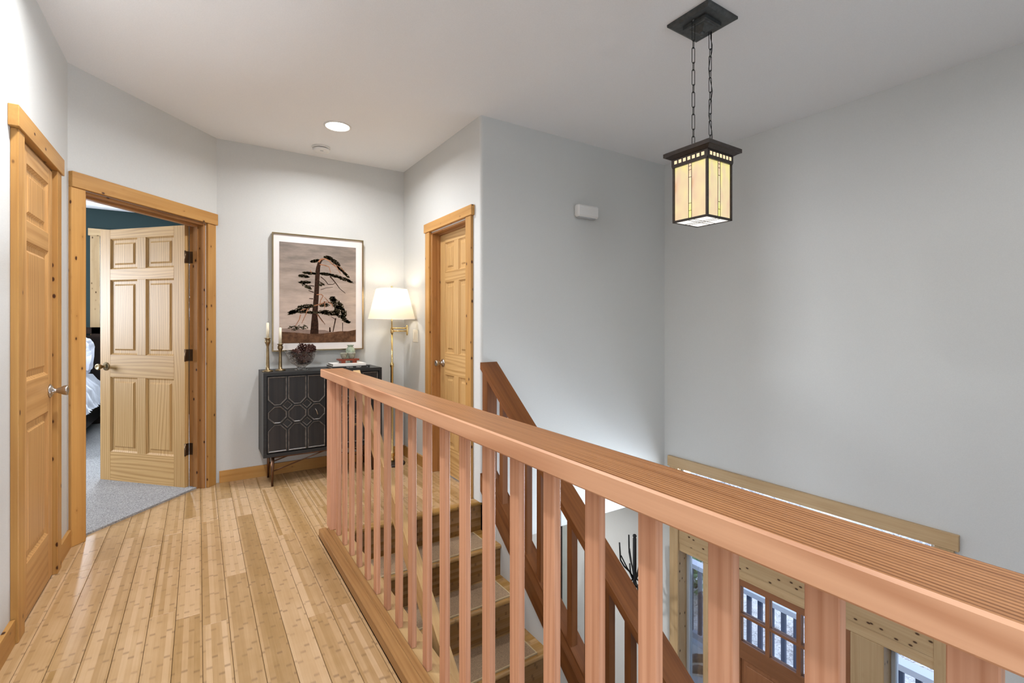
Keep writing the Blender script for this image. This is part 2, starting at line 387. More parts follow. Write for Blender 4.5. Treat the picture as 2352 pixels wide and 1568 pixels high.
def wall_landing():
    bm = bmesh.new()
    # rounded bullnose end at the stairwell corner
    r = 0.022; pts = [(XD + 0.13, YS, -0.0), (XD + r, YS, 0)] + [(XD + r - r * math.sin(a), YS + r - r * math.cos(a), 0) for a in [math.pi / 2 * i / 5 for i in range(1, 6)]] + [(XD, OD0, 0), (XD + 0.13, OD0, 0)]
    prism(bm, pts, (0, 0, HC))
    add_box(bm, XD, XD + 0.13, OD0, OD1, 2.035, HC); add_box(bm, XD, XD + 0.13, OD1, YB, 0, HC)
    return struct(mesh_obj('wall_landing', bm, WALL), 'cream side wall of the landing with the closed pine door', 'wall')
wall_landing()
struct(box('wall_stairwell', XD + 0.13, XR + 0.1, YS, YS + 0.115, ZS, HC, WALL), 'grey stairwell wall carrying the white sensor box', 'wall')
DY0, DY1 = 0.993, 2.778         # glazed entry unit opening
struct(boxes('wall_right', [(XR, XR + 0.18, -2.5, -2.2, ZL, HC), (XR, XR + 0.18, -2.2, -0.5, ZL, 0.55), (XR, XR + 0.18, -2.2, -0.5, 2.15, HC), (XR, XR + 0.18, -0.5, DY0 - 0.02, ZL, HC), (XR, XR + 0.18, DY1 + 0.02, YB + 0.1, ZL, HC), (XR, XR + 0.18, DY0 - 0.02, DY1 + 0.02, 0.0, HC)], WALL),
       'tall bare grey wall on the right above the front door', 'wall')
struct(boxes('wall_rear', [(-0.74, -0.45, -2.62, -2.5, ZL, HC), (0.55, XR + .18, -2.62, -2.5, ZL, HC), (-0.45, 0.55, -2.62, -2.5, 2.2, HC), (-0.45, 0.55, -2.62, -2.5, ZL, 0.6)], WALL),
       'pale wall at the end of the hall behind the viewer', 'wall')
struct(boxes('wall_stair', [(0.60, XSW0, -2.5, YN - 0.03, ZL, -0.015)], WALL), 'white wall below the hall floor along the stairs', 'wall')
struct(box('wall_lower_back', 0.6, XR + .18, YB, YB + 0.12, ZL, ZS, WALL), 'cream wall at the back of the lower hall', 'wall')
struct(box('ceiling', -0.74, XR + .18, -2.62, YB + 0.12, HC, HC + 0.12, CEIL), 'smooth off-white flat ceiling', 'ceiling')
struct(box('floor_lower', 0.6, XR + .18, -2.5, YB + 0.1, ZL - 0.1, ZL, LOWFLOOR), 'wooden floor of the lower entry hall', 'floor')
fl = thing('floor', 'bamboo plank floor of the upper hall and landing', 'floor', (0, 0, 0), kind='structure')
boxes('subfloor', [(-0.74, XSW0, -2.5, YB + .1, ZS, -0.012), (XSW0, XR + .1, YN + 0.06, YB + .1, ZS, -0.012), (XD, XR + .1, YS + .1, YN + .06, ZS, -0.012)], WALL, fl)

def plank_meshes():
    cache = {}
    def get(w, l):
        k = (round(w, 4), round(l, 3))
        if k not in cache:
            bm = bmesh.new(); add_box(bm, -w / 2, w / 2, -l / 2, l / 2, -0.012, 0, 0.0012)
            me = bpy.data.meshes.new('plank'); bm.to_mesh(me); bm.free(); me.materials.append(BAMBOO); cache[k] = me
        return cache[k]
    return get
boxes('underlay', [(XL, 0.602, -0.7, 3.6, -0.0125, -0.0118), (0.12, XD, 3.03, YB, -0.0125, -0.0118), (-0.4, 0.593, 3.6, 4.2, -0.0125, -0.0118)], plain('dark_underlay', (0.10, 0.05, 0.022, 1), 0.9), fl)
getp = plank_meshes()
PW = 0.0948
def lay(x0, x1, y0, y1, xlim):
    c = 0.012 + PW * math.floor((x0 - 0.012) / PW)
    while c < x1 - 1e-4:
        a, b = max(c, x0), min(c + PW, x1)
        if b - a > 0.008:
            lo, hi = y0, min(y1, xlim((a + b) / 2))
            y = lo - random.uniform(0, 1.1)
            while y < hi:
                L = random.choice((0.95, 0.95, 1.25, 1.55, 1.83)); p, q = max(y, lo), min(y + L, hi)
                if q - p > 0.03:
                    o = bpy.data.objects.new('plank', getp(b - a - 0.0014, round(q - p - 0.0012, 3)))
                    o.location = ((a + b) / 2, (p + q) / 2, random.uniform(-0.0006, 0)); link(o, fl)
                y += L
        c += PW
OD0_, OD1_ = 3.155, 3.78
slope = (B.y - A.y) / (B.x - A.x)
lay(XL + 0.002, 0.593, -0.6, YB, lambda x: A.y + slope * (x - A.x) + 0.16)
lay(0.593, XD, 3.022, YB, lambda x: YB)
box('threshold', XD, XD + 0.14, OD0_, OD1_, -0.012, 0, BAMBOO, fl); box('threshold', XL - 0.06, XL + 0.002, 2.745, 3.25, -0.012, 0, BAMBOO, fl)
# landing nosing along the top of the stairs
def nosing_mesh(bm, x0, x1, yfront, depth, ztop, th=0.028):
    pts = [(x0, yfront + depth, ztop), (x0, yfront + 0.012, ztop)]
    pts += [(x0, yfront + 0.012 - 0.013 * math.sin(a), ztop - 0.014 + 0.014 * math.cos(a)) for a in [math.pi * i / 6 for i in range(1, 7)]]
    pts += [(x0, yfront + depth, ztop - th)]
    prism(bm, pts, (x1 - x0, 0, 0))
bm = bmesh.new(); nosing_mesh(bm, XSW0 + 0.002, XD + 0.02, YN, 0.062, 0.001); mesh_obj('landing_nosing', bm, TREAD, fl)

# bedroom shell
bedc = bmesh.new()
prism(bedc, [(-0.835, 3.46, -0.004), (0.215, 4.645, -0.004), (0.215, 4.60, -0.004), (1.6, 4.60, -0.004), (1.6, 8.0, -0.004), (-4.2, 8.0, -0.004), (-4.2, 3.46, -0.004)], (0, 0, 0.017))
bmesh.ops.remove_doubles(bedc, verts=bedc.verts, dist=1e-5)
struct(mesh_obj('floor_bedroom', bedc, CARPET), 'grey pile carpet of the bedroom', 'carpet')
struct(boxes('floor_bedroom_base', [(-4.2, -0.74, 3.3, 8.1, -0.2, -0.006), (-0.74, 1.7, YB + .1, 8.1, -0.2, -0.006)], WALL), 'bedroom subfloor under the carpet', 'floor')
BW0, BW1, BZ0, BZ1 = -1.06, -0.30, 1.22, 2.38
struct(boxes('wall_bedroom_far', [(-4.2, BW0, 8.0, 8.12, 0, HC), (BW1, 1.7, 8.0, 8.12, 0, HC), (BW0, BW1, 8.0, 8.12, 0, BZ0), (BW0, BW1, 8.0, 8.12, BZ1, HC)], GREEN), 'dark green bedroom wall with the window', 'wall')
struct(boxes('wall_bedroom_side', [(-4.32, -4.2, 3.3, 5.4, 0, HC), (-4.32, -4.2, 7.0, 8.1, 0, HC), (-4.32, -4.2, 5.4, 7.0, 0, 1.0), (-4.32, -4.2, 5.4, 7.0, 2.2, HC)], GREEN), 'dark green bedroom side wall', 'wall')
struct(boxes('wall_bedroom_inner', [(1.6, 1.72, YB + .12, 8.1, 0, HC)], GREEN), 'dark green bedroom wall behind the open door', 'wall')
struct(boxes('wall_bedroom_near', [(-4.32, -0.74, 3.3, 3.42, 0, HC)], GREEN), 'dark green bedroom wall beside the closet', 'wall')
struct(boxes('ceiling_bedroom', [(-4.3, -0.74, 3.3, 8.1, HC, HC + .1), (-0.74, 1.72, YB + .12, 8.1, HC, HC + .1)], CEIL), 'white bedroom ceiling', 'ceiling')

# ------------------------------------------------------------------ casings, doors
def casing(name, label, P, s0, s1, zt, w, hz, ext, mats, jamb_depth, thick=0.021, side=1, local=True, jm=JAMB, jin=0.02):
    """door casing in a local frame: x along the wall, -y towards the hall. opening s0..s1, top zt"""
    T = thing(name, label, 'door trim', *P, kind='structure')
    b = lambda n, *q, m, bv=0.002: box(n, *q, m, T, bv, world=False)
    b('side_casing', s0 - w, s0, -thick, 0, 0, zt, m=mats[2])
    b('side_casing', s1, s1 + w, -thick, 0, 0, zt, m=mats[2])
    b('head_casing', s0 - w - ext[0], s1 + w + ext[1], -thick - 0.008, 0, zt, zt + hz, m=mats[0])
    b('jamb', s0 - 0.002, s0 + jin, 0.0, jamb_depth, 0, zt, m=jm[2])
    b('jamb', s1 - jin, s1 + 0.002, 0.0, jamb_depth, 0, zt, m=jm[2])
    b('head_jamb', s0 + jin, s1 - jin, 0.0, jamb_depth, zt - 0.02, zt + 0.003, m=jm[0])
    return T
def stops(T, s0, s1, zt, y0, y1, jin=0.02):
    for a, b_ in ((s0 + jin, s0 + jin + 0.012), (s1 - jin - 0.012, s1 - jin)): box('door_stop', a, b_, y0, y1, 0, zt - 0.02, JAMB[2], T, world=False)
    box('door_stop', s0 + jin + 0.012, s1 - jin - 0.012, y0, y1, zt - 0.032, zt - 0.02, JAMB[0], T, world=False)

def panel_mesh(bm, x0, x1, z0, z1, th):
    """raised panel: sunk rim, sloped margin and raised field on both faces"""
    for sgn in (-1, 1):
        prof = [(0.0, th * 0.5 - 0.003), (0.012, th * 0.5 - 0.0125), (0.034, th * 0.5 - 0.0125), (0.046, th * 0.5 - 0.004)]
        rings = []
        for ins, y in prof:
            rings.append([bm.verts.new((x, sgn * y, z)) for x, z in ((x0 + ins, z0 + ins), (x1 - ins, z0 + ins), (x1 - ins, z1 - ins), (x0 + ins, z1 - ins))])
        for a, b in zip(rings, rings[1:]):
            for i in range(4): bm.faces.new((a[i], a[(i + 1) % 4], b[(i + 1) % 4], b[i]))
        bm.faces.new(rings[-1])
PROW = [(0.242, 0.836), (1.015, 1.609), (1.696, 1.937)]
def panel_door(name, label, loc, rotz, w, mats, cols, st=0.105, mul=0.085, th=0.036, h=2.012, z0=0.012):
    """local x along the width from the hinge edge, y through the thickness (centred)"""
    D = thing(name, label, 'door', loc, rotz, kind='structure')
    t = th / 2
    b = lambda n, x0, x1, za, zb, m: box(n, x0, x1, -t, t, za, zb, m, D, 0.0012, world=False)
    b('stile', 0, st, z0, h, mats[2]); b('stile', w - st, w, z0, h, mats[2])
    zs = [z0] + [v for r in PROW for v in r] + [h]
    for i in range(0, 8, 2): b('rail', st, w - st, zs[i], zs[i + 1], mats[0])
    cw = (w - 2 * st - mul * (cols - 1)) / cols
    for a, c in PROW:
        for k in range(cols):
            x = st + k * (cw + mul)
            bm = bmesh.new(); panel_mesh(bm, x, x + cw, a, c, th); mesh_obj('panel', bm, mats[2], D, world=False)
            if k < cols - 1: b('mullion', x + cw, x + cw + mul, a, c, mats[2])
    return D
def knob(D, x, z, sgns, mat, th=0.036):
    for s_ in sgns:
        K = lobj('knob', [(0.001, 0.0), (0.033, 0.0), (0.033, 0.004), (0.026, 0.009), (0.012, 0.016), (0.0105, 0.026), (0.014, 0.034), (0.022, 0.050), (0.0255, 0.062), (0.0245, 0.067), (0.017, 0.068), (0.012, 0.066), (0.001, 0.066)] if s_ > 0 else
                 [(0.001, 0.0), (0.033, 0.0), (0.033, -0.004), (0.026, -0.009), (0.012, -0.016), (0.0105, -0.026), (0.014, -0.034), (0.022, -0.050), (0.0255, -0.062), (0.0245, -0.067), (0.017, -0.068), (0.012, -0.066), (0.001, -0.066)],
                 mat, D, (x, s_ * th / 2, z), 20, False, 'Y', cap=False)
def hinges(D, x, y, zs, mat=STEELBLACK, dx=0.03):
    for z in zs:
        H = box('hinge', x - 0.002, x + 0.001, y - dx, y, z - 0.045, z + 0.045, mat, D, world=False)
        bm = bmesh.new(); lathe(bm, [(0.006, -0.047), (0.006, 0.047)], (0, 0, 0), 10)
        o = mesh_obj('hinge_pin', bm, mat, None, loc=(x, y + 0.004, z), smooth=True); o.parent = H; o.location = Vector((x - H.location.x, y + 0.005 - H.location.y, 0))

# left closet door (narrow, single column), wall plane faces +X : local frame x = +Y, -y = +X
LW = ((XL, 0, 0), math.pi / 2)
casing('trim_1', 'honey pine casing of the narrow closet door', LW, 2.725, 3.27, 2.028, 0.082, 0.084, (0.03, 0.02), PINE, 0.10, 0.024)
d1 = panel_door('door_1', 'narrow three-panel honey pine closet door on the left wall', (XL - 0.010, 2.748, 0), math.pi / 2, 0.50, DOORHONEY, 1, st=0.075)
knob(d1, 0.50 - 0.05, 0.93, (-1,), NICKEL)
for z in (0.25, 1.10, 1.80):
    box('hinge', 0.002, 0.012, -0.026, -0.016, z - 0.045, z + 0.045, NICKEL, d1, world=False)
# bedroom doorway on the angled wall
t2 = casing('trim_2', 'wide pine casing around the bedroom doorway', (A, ANG), S0, S1, 2.033, 0.080, 0.088, (0.0, 0.012), PINE, 0.125)
stops(t2, S0, S1, 2.033, 0.045, 0.083)
hp = A + Matrix.Rotation(ANG, 3, 'Z') @ Vector((S1 - 0.022, 0.125, 0))
fe = Vector((-0.642, 5.065, 0)); dirv = (fe - hp); a2 = math.atan2(dirv.y, dirv.x)
d2 = panel_door('door_2', 'open six-panel clear pine bedroom door', (hp.x + 0.018 * math.sin(a2) * -1, hp.y + 0.018 * math.cos(a2), 0), a2, 0.845, DOORPINE, 2)
knob(d2, 0.845 - 0.062, 0.92, (1, -1), BRASS)
for z in (0.30, 1.02, 1.77):
    H = box('hinge', -0.0025, 0.0005, -0.016, 0.016, z - 0.045, z + 0.045, STEELBLACK, d2, world=False)
    box('hinge_leaf', S1 - 0.0225, S1 - 0.0195, 0.088, 0.122, z - 0.045, z + 0.045, STEELBLACK, t2, world=False)
    bm = bmesh.new(); lathe(bm, [(0.006, -0.047), (0.006, 0.047)], seg=10)
    o = mesh_obj('hinge_pin', bm, STEELBLACK, d2, world=False, loc=(-0.006, 0.020, z), smooth=True)
# landing door : wall plane faces -X ; local x = -Y direction, -y = -X
RWm = ((XD, 0, 0), -math.pi / 2)
t3 = casing('trim_3', 'pine casing of the landing door', RWm, -OD1, -OD0, 2.043, 0.084, 0.075, (0.012, 0.02), PINE, 0.13)
stops(t3, -OD1, -OD0, 2.043, 0.052, 0.072)
d3 = panel_door('door_3', 'closed six-panel pine door at the landing', (XD + 0.090, OD1 - 0.022, 0), -math.pi / 2, OD1 - OD0 - 0.044, DOORPINE, 2, st=0.10, mul=0.085)
knob(d3, 0.06, 0.93, (-1,), NICKEL)

# baseboards
struct(boxes('baseboard_left', [(XL, XL + 0.016, -2.5, 2.638, 0, 0.098)], PINE[1]), 'pine baseboard below the left wall', 'baseboard')
struct(boxes('baseboard_left_end', [(XL, XL + 0.016, 3.355, 3.628, 0, 0.098)], PINE[1]), 'short pine baseboard between the closet and bedroom casings', 'baseboard')
struct(boxes('baseboard_back', [(0.135, XD, YB - 0.016, YB, 0, 0.092)], PINE[0]), 'pine baseboard behind the sideboard', 'baseboard')
struct(boxes('baseboard_landing', [(XD - 0.016, XD, 3.889, YB - 0.016, 0, 0.092)], PINE[1]), 'short pine baseboard behind the floor lamp', 'baseboard')

# ------------------------------------------------------------------ guard railing
RX0, RX1, RZ = 0.612, 0.745, 0.987
RY0, RY1 = -1.2, 3.047
g = thing('guard_railing', 'reddish fir guard railing along the hall beside the stairs', 'railing', (0.67, 1.0, 0))
FLAT_LIT = wood('fir_flat_sawn_lit', (0.68, 0.37, 0.215, 1), (0.42, 0.18, 0.085, 1), 1, fiber=0.25, ring=0.6, ringf=5, vary=0.02)
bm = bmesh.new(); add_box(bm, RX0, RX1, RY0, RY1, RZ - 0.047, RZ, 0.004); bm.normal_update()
for f in bm.faces:                       # flat-sawn hall side with its lit paleness painted in, edge-grain top
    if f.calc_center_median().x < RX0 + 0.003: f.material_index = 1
mesh_obj('top_rail', bm, [FIRRAIL[1], FLAT_LIT], g)
box('newel_post', 0.648, 0.715, 2.955, 3.040, 0.038, RZ - 0.047, FIR[2], g, 0.002)
CURB = wood3('curb_fir', (0.46, 0.25, 0.095, 1), (0.27, 0.12, 0.036, 1), fiber=0.5, ring=0.3, ringf=2, stripe=420.0)
box('base_curb', 0.594, 0.637, RY0, 3.0, 0.0, 0.046, CURB[1], g, 0.003)
box('base_fillet', 0.639, 0.668, RY0, 3.0, 0.0, 0.041, CURB[1], g, 0.002)
box('base_shoe', 0.670, 0.738, RY0, 3.0, -0.012, 0.036, HANDRAIL[1], g, 0.0015)
bw = 0.042; bd = 0.019
bm = bmesh.new(); add_box(bm, -bd / 2, bd / 2, -bw / 2, bw / 2, 0.0, RZ - 0.047 - 0.036, 0.0015)
bme = bpy.data.meshes.new('baluster'); bm.to_mesh(bme); bm.free(); bme.materials.append(FIR[2])
for k in range(28):
    y = 2.860 - 0.1435 * k + bw / 2

    o = bpy.data.objects.new('baluster', bme); o.location = (0.67 + bd / 2, y, 0.036); link(o, g)

# ------------------------------------------------------------------ stairs
st = thing('staircase', 'bamboo staircase with taupe carpet tread pads going down', 'staircase', (1.2, YN, 0), kind='structure')
for i in range(NST):
    yf = YN - GO * i; zt = -RISE * i
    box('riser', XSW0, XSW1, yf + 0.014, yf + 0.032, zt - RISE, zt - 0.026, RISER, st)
    if i == NST - 1: break
    yf2 = YN - GO * (i + 1); z2 = zt - RISE
    bm = bmesh.new(); nosing_mesh(bm, XSW0 + 0.001, XSW1 - 0.001, yf2, GO + 0.014, z2); mesh_obj('tread', bm, TREAD, st)
    box('tread_pad', 0.82, 1.60, yf2 + 0.030, yf2 + GO - 0.008, z2, z2 + 0.007, MATTAUPE, st, 0.002)
    boxes('pad_binding', [(0.812, 0.82, yf2 + 0.022, yf2 + GO - 0.004, z2, z2 + 0.0075), (1.60, 1.608, yf2 + 0.022, yf2 + GO - 0.004, z2, z2 + 0.0075), (0.82, 1.60, yf2 + 0.022, yf2 + 0.030, z2, z2 + 0.0075)], MATEDGE, st)
YE = YN - GO * (NST - 1)
def sloped(bm, x0, x1, ya, yb, zoff, h):
    """bar following the stair slope between ya > yb; bottom is zoff above the nosing line, vertical height h, plumb ends"""
    zl = lambda y: -(YN - y) * SL
    pts = [(x0, ya, zl(ya) + zoff), (x0, yb, zl(yb) + zoff), (x0, yb, zl(yb) + zoff + h), (x0, ya, zl(ya) + zoff + h)]
    prism(bm, pts, (x1 - x0, 0, 0))
# white knee wall under the stair railing
bm = bmesh.new(); zl = lambda y: -(YN - y) * SL
prism(bm, [(XSW1, YS, zl(YS) + 0.10), (XSW1, YE, zl(YE) + 0.10), (XSW1, YE, ZL), (XSW1, YS, ZL)], (0.10, 0, 0))
struct(mesh_obj('wall_knee', bm, WALL), 'white knee wall on the open side of the stairs', 'wall')
sr = thing('stair_railing', 'dark brown fir railing sloping down beside the stairs', 'railing', (1.72, YS, 0))
def sloped_part(name, x0, x1, ya, yb, zoff, h, mat, parent):
    # built in a frame turned to the slope so the grain runs along the bar
    L = ya - yb; ang = math.atan(SL)
    bm = bmesh.new(); sloped(bm, x0, x1, ya, yb, zoff, h)
    M = Matrix.Rotation(ang, 4, 'X')
    c = Vector(((x0 + x1) / 2, (ya + yb) / 2, (zl(ya) + zl(yb)) / 2 + zoff + h / 2))
    for v in bm.verts: v.co = M.inverted() @ (v.co - c)
    o = mesh_obj(name, bm, mat, parent, loc=(0, 0, 0)); o.location = c; o.rotation_euler = (ang, 0, 0)
    return o
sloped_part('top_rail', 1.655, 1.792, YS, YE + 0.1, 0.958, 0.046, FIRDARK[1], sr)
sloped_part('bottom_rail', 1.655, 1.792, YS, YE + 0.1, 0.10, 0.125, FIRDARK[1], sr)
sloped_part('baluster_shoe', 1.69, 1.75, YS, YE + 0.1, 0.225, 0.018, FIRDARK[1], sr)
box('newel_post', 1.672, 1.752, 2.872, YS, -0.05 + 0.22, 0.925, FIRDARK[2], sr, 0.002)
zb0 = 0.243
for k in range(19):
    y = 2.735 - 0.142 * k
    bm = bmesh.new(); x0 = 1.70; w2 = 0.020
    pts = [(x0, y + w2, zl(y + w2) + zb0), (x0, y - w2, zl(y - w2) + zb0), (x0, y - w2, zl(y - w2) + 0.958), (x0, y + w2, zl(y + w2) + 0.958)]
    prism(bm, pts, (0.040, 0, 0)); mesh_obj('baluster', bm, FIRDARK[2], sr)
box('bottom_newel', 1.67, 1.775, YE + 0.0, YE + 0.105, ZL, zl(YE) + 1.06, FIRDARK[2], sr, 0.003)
hr = thing('stair_handrail', 'pale wooden handrail fixed inside the guard railing above the steps', 'handrail', (0.79, 2.9, 0))
sloped_part('rail', 0.775, 0.815, 2.93, YE + 0.2, 0.885, 0.118, HANDRAIL[1], hr)
for y in (2.75, 1.75, 0.75, -0.1):
    z = zl(y) + 0.885
    tobj('bracket', [(0.736 if z < 0 else 0.711, y, z - 0.03), (0.765, y, z - 0.03), (0.793, y, z + 0.01)], 0.007, BRASS, hr)

# ------------------------------------------------------------------ entry unit in the right wall
eu = thing('trim_4', 'pale knotty pine surround of the glazed front entry', 'door trim', (XR, 1.886, ZL), kind='structure')
xo = XR - 0.02
box('head_casing', xo - 0.006, XR, 0.882, 2.887, -0.030, 0.062, PINEPALE[1], eu, 0.002)
box('side_casing', xo, XR, 2.778, 2.868, ZL, -0.030, PINEPALE[2], eu, 0.002)
box('side_casing', xo, XR, 0.903, 0.993, ZL, -0.030, PINEPALE[2], eu, 0.002)
box('jamb', XR, XR + 0.16, 2.776, 2.797, ZL, -0.03, PINEPALE[2], eu)
box('jamb', XR, XR + 0.16, 0.974, 0.995, ZL, -0.03, PINEPALE[2], eu)
box('head_jamb', XR, XR + 0.16, 0.995, 2.776, -0.03, -0.005, PINEPALE[1], eu)
box('transom_rail', XR - 0.008, XR + 0.16, 0.995, 2.776, -0.700, -0.47, PINEPALE[1], eu, 0.002)
box('transom_stop', XR - 0.002, XR + 0.15, 0.995, 2.776, -0.772, -0.700, PINEPALE[1], eu, 0.002)
for a, b_ in ((2.335, 2.530), (1.240, 1.425)): box('mullion_post', XR - 0.008, XR + 0.16, a, b_, ZL, -0.772, PINEPALE[2], eu, 0.002)
box('panel_board', XR - 0.004, XR + 0.03, 2.53, 2.776, ZL, ZL + 0.25, PINEPALE[1], eu)
box('panel_board', XR - 0.004, XR + 0.03, 0.995, 1.24, ZL, ZL + 0.25, PINEPALE[1], eu)
def glazed(name, label, y0, y1, z0, z1, fx, nm=1):
    Wd = thing(name, label, 'window', (fx, (y0 + y1) / 2, z0), kind='structure')
    f = 0.022
    boxes('window_frame', [(fx - 0.02, fx + 0.03, y0, y0 + f, z0, z1), (fx - 0.02, fx + 0.03, y1 - f, y1, z0, z1), (fx - 0.02, fx + 0.03, y0 + f, y1 - f, z0, z0 + f), (fx - 0.02, fx + 0.03, y0 + f, y1 - f, z1 - f * .5, z1)], GREYFRAME, Wd)
    for k in range(nm):
        w_ = (y1 - y0 - 2 * f) / nm
        box('pane', fx, fx + 0.005, y0 + f + k * w_, y0 + f + (k + 1) * w_ - (0.03 if k < nm - 1 else 0), z0 + f, z1 - f * .5, GLASS, Wd)
        if k < nm - 1: box('window_bar', fx - 0.02, fx + 0.03, y0 + f + (k + 1) * w_ - 0.03, y0 + f + (k + 1) * w_, z0 + f, z1 - f * .5, GREYFRAME, Wd)
    return Wd
glazed('window_1', 'long transom window above the front door', 0.996, 2.775, -0.468, -0.031, XR + 0.05, 1)
glazed('window_2', 'narrow sidelight window left of the front door', 2.532, 2.774, ZL + 0.25, -0.773, XR + 0.12)
glazed('window_3', 'narrow sidelight window right of the front door', 0.997, 1.238, ZL + 0.25, -0.773, XR + 0.12)
# front door with a six-lite glazed top
d4 = thing('door_4', 'brown fir front door with small glass panes', 'door', (XR + 0.03, 1.425, ZL), kind='structure')
fx0, fx1 = XR + 0.005, XR + 0.05
DA, DB = 1.427, 2.333
cols = [(1.545, 1.743), (1.773, 1.970), (2.001, 2.200)]; rows = [(-1.267, -1.065), (-1.045, -0.825)]
box('stile', fx0, fx1, DA, 1.545, ZL + .01, -0.775, FIRDOOR[2], d4, 0.001); box('stile', fx0, fx1, 2.200, DB, ZL + .01, -0.775, FIRDOOR[2], d4, 0.001)
box('rail', fx0, fx1, 1.545, 2.2, -0.825, -0.775, FIRDOOR[1], d4); box('rail', fx0, fx1, 1.545, 2.2, -1.400, -1.267, FIRDOOR[1], d4)
box('rail', fx0, fx1, 1.545, 2.2, ZL + .01, ZL + .24, FIRDOOR[1], d4)
box('glazing_bar', fx0, fx1, 1.545, 2.2, -1.065, -1.045, FIRDOOR[1], d4)
for z0, z1 in rows:
    for (c0, c1), (e0, e1) in zip(cols, cols[1:]): box('glazing_bar', fx0, fx1, c1, e0, z0, z1, FIRDOOR[2], d4)
    for c0, c1 in cols: box('pane', fx0 + 0.018, fx0 + 0.024, c0, c1, z0, z1, GLASS, d4)
for k in range(2):
    y0 = 1.545 + k * 0.35; y1 = y0 + 0.305
    bm = bmesh.new(); add_box(bm, fx0 + 0.014, fx1 - 0.014, y0, y1, ZL + .24, -1.40); add_box(bm, fx0 + 0.005, fx1 - .005, y0 + .04, y1 - .04, ZL + .28, -1.44, 0.004); mesh_obj('panel', bm, FIRDOOR[2], d4)
box('mullion', fx0, fx1, 1.85, 1.895, ZL + .24, -1.40, FIRDOOR[2], d4)
lobj('knob', [(0.001, 0), (0.032, 0), (0.03, -0.01), (0.012, -0.02), (0.012, -0.04), (0.026, -0.055), (0.026, -0.065), (0.001, -0.07)], BRASS, d4, (fx0, 2.27, ZL + 1.0), 18, True, 'X', cap=False)

# ------------------------------------------------------------------ outside the front door
def grid(name, x0, x1, y0, y1, n, zf, mat, label, cat):
    bm = bmesh.new(); vs = [[bm.verts.new((x0 + (x1 - x0) * i / n, y0 + (y1 - y0) * j / n, zf(x0 + (x1 - x0) * i / n, y0 + (y1 - y0) * j / n))) for j in range(n + 1)] for i in range(n + 1)]
    for i in range(n):
        for j in range(n): bm.faces.new((vs[i][j], vs[i + 1][j], vs[i + 1][j + 1], vs[i][j + 1]))
    o = mesh_obj(name, bm, mat, smooth=True); return struct(o, label, cat)
grid('ground', 3.8, 24, -10, 18, 40, lambda x, y: -3.35 + 0.16 * max(0, x - 8) + 0.12 * math.sin(1.7 * x + y), GROUND, 'pale leaf-strewn ground outside the front door', 'ground')
dk = thing('porch_deck', 'weathered blue-grey board porch outside the front door', 'deck', (4.5, 2.5, -2.78))
for i in range(11):
    box('deck_board', 3.80 + i * 0.142, 3.80 + i * 0.142 + 0.136, -0.6, 6.0, -2.80, -2.765, DECKWOOD[1], dk, 0.002)
box('deck_skirt', 5.34, 5.37, -0.6, 6.0, -3.3, -2.80, PORCHRAIL, dk)
pr = thing('porch_railing', 'porch railing with dark slim balusters seen through the door panes', 'railing', (5.25, 2.5, -2.765))
box('top_rail', 5.18, 5.30, -0.6, 6.0, -1.80, -1.745, PORCHRAIL, pr); box('bottom_rail', 5.21, 5.27, -0.6, 6.0, -2.69, -2.62, PORCHRAIL, pr)
bm = bmesh.new(); add_box(bm, -0.018, 0.018, -0.021, 0.021, -2.62, -1.80); pme = bpy.data.meshes.new('porch_baluster'); bm.to_mesh(pme); bm.free(); pme.materials.append(PORCHDARK)
for k in range(48):
    o = bpy.data.objects.new('baluster', pme); o.location = (5.24, -0.5 + 0.128 * k, 0); link(o, pr)
for y in (-0.55, 2.0, 4.4): box('post', 5.19, 5.29, y - 0.05, y + 0.05, -2.765, -1.80, PORCHRAIL, pr)
def shoe(loc, rz, label):
    T = thing('shoe', label, 'shoe', loc, rz, group='shoes on the porch')
    out = [(-0.035, -0.13), (0.03, -0.13), (0.04, -0.06), (0.034, 0.0), (0.05, 0.07), (0.044, 0.13), (0.01, 0.155), (-0.03, 0.145), (-0.048, 0.09), (-0.04, 0.0), (-0.042, -0.07)]
    bm = bmesh.new(); prism(bm, [(x, y, 0) for x, y in out], (0, 0, 0.024)); mesh_obj('sole', bm, SHOESOLE, T, world=False)
    bm = bmesh.new(); rings = []
    for z, k in ((0.024, 0.96), (0.05, 0.93), (0.072, 0.80)):
        rings.append([bm.verts.new((x * k, (y * k if y < 0 else y * (k - (z - 0.024) * 6)), z)) for x, y in out])
    rings.append([bm.verts.new((x * 0.62, min(y, 0.045) * 0.75 - 0.01, 0.088)) for x, y in out])
    rings.append([bm.verts.new((x * 0.50, min(y, 0.040) * 0.68 - 0.01, 0.060)) for x, y in out])
    for a, b in zip(rings, rings[1:]):
        for i in range(len(a)): bm.faces.new((a[i], a[(i + 1) % len(a)], b[(i + 1) % len(a)], b[i]))
    bm.faces.new(rings[-1]); mesh_obj('upper', bm, SHOE, T, world=False, smooth=True)
shoe((4.83, 3.42, -2.765), 0.7, 'brown shoe on the porch nearer the sidelight')
shoe((4.98, 3.55, -2.765), 0.9, 'brown shoe on the porch farther from the sidelight')
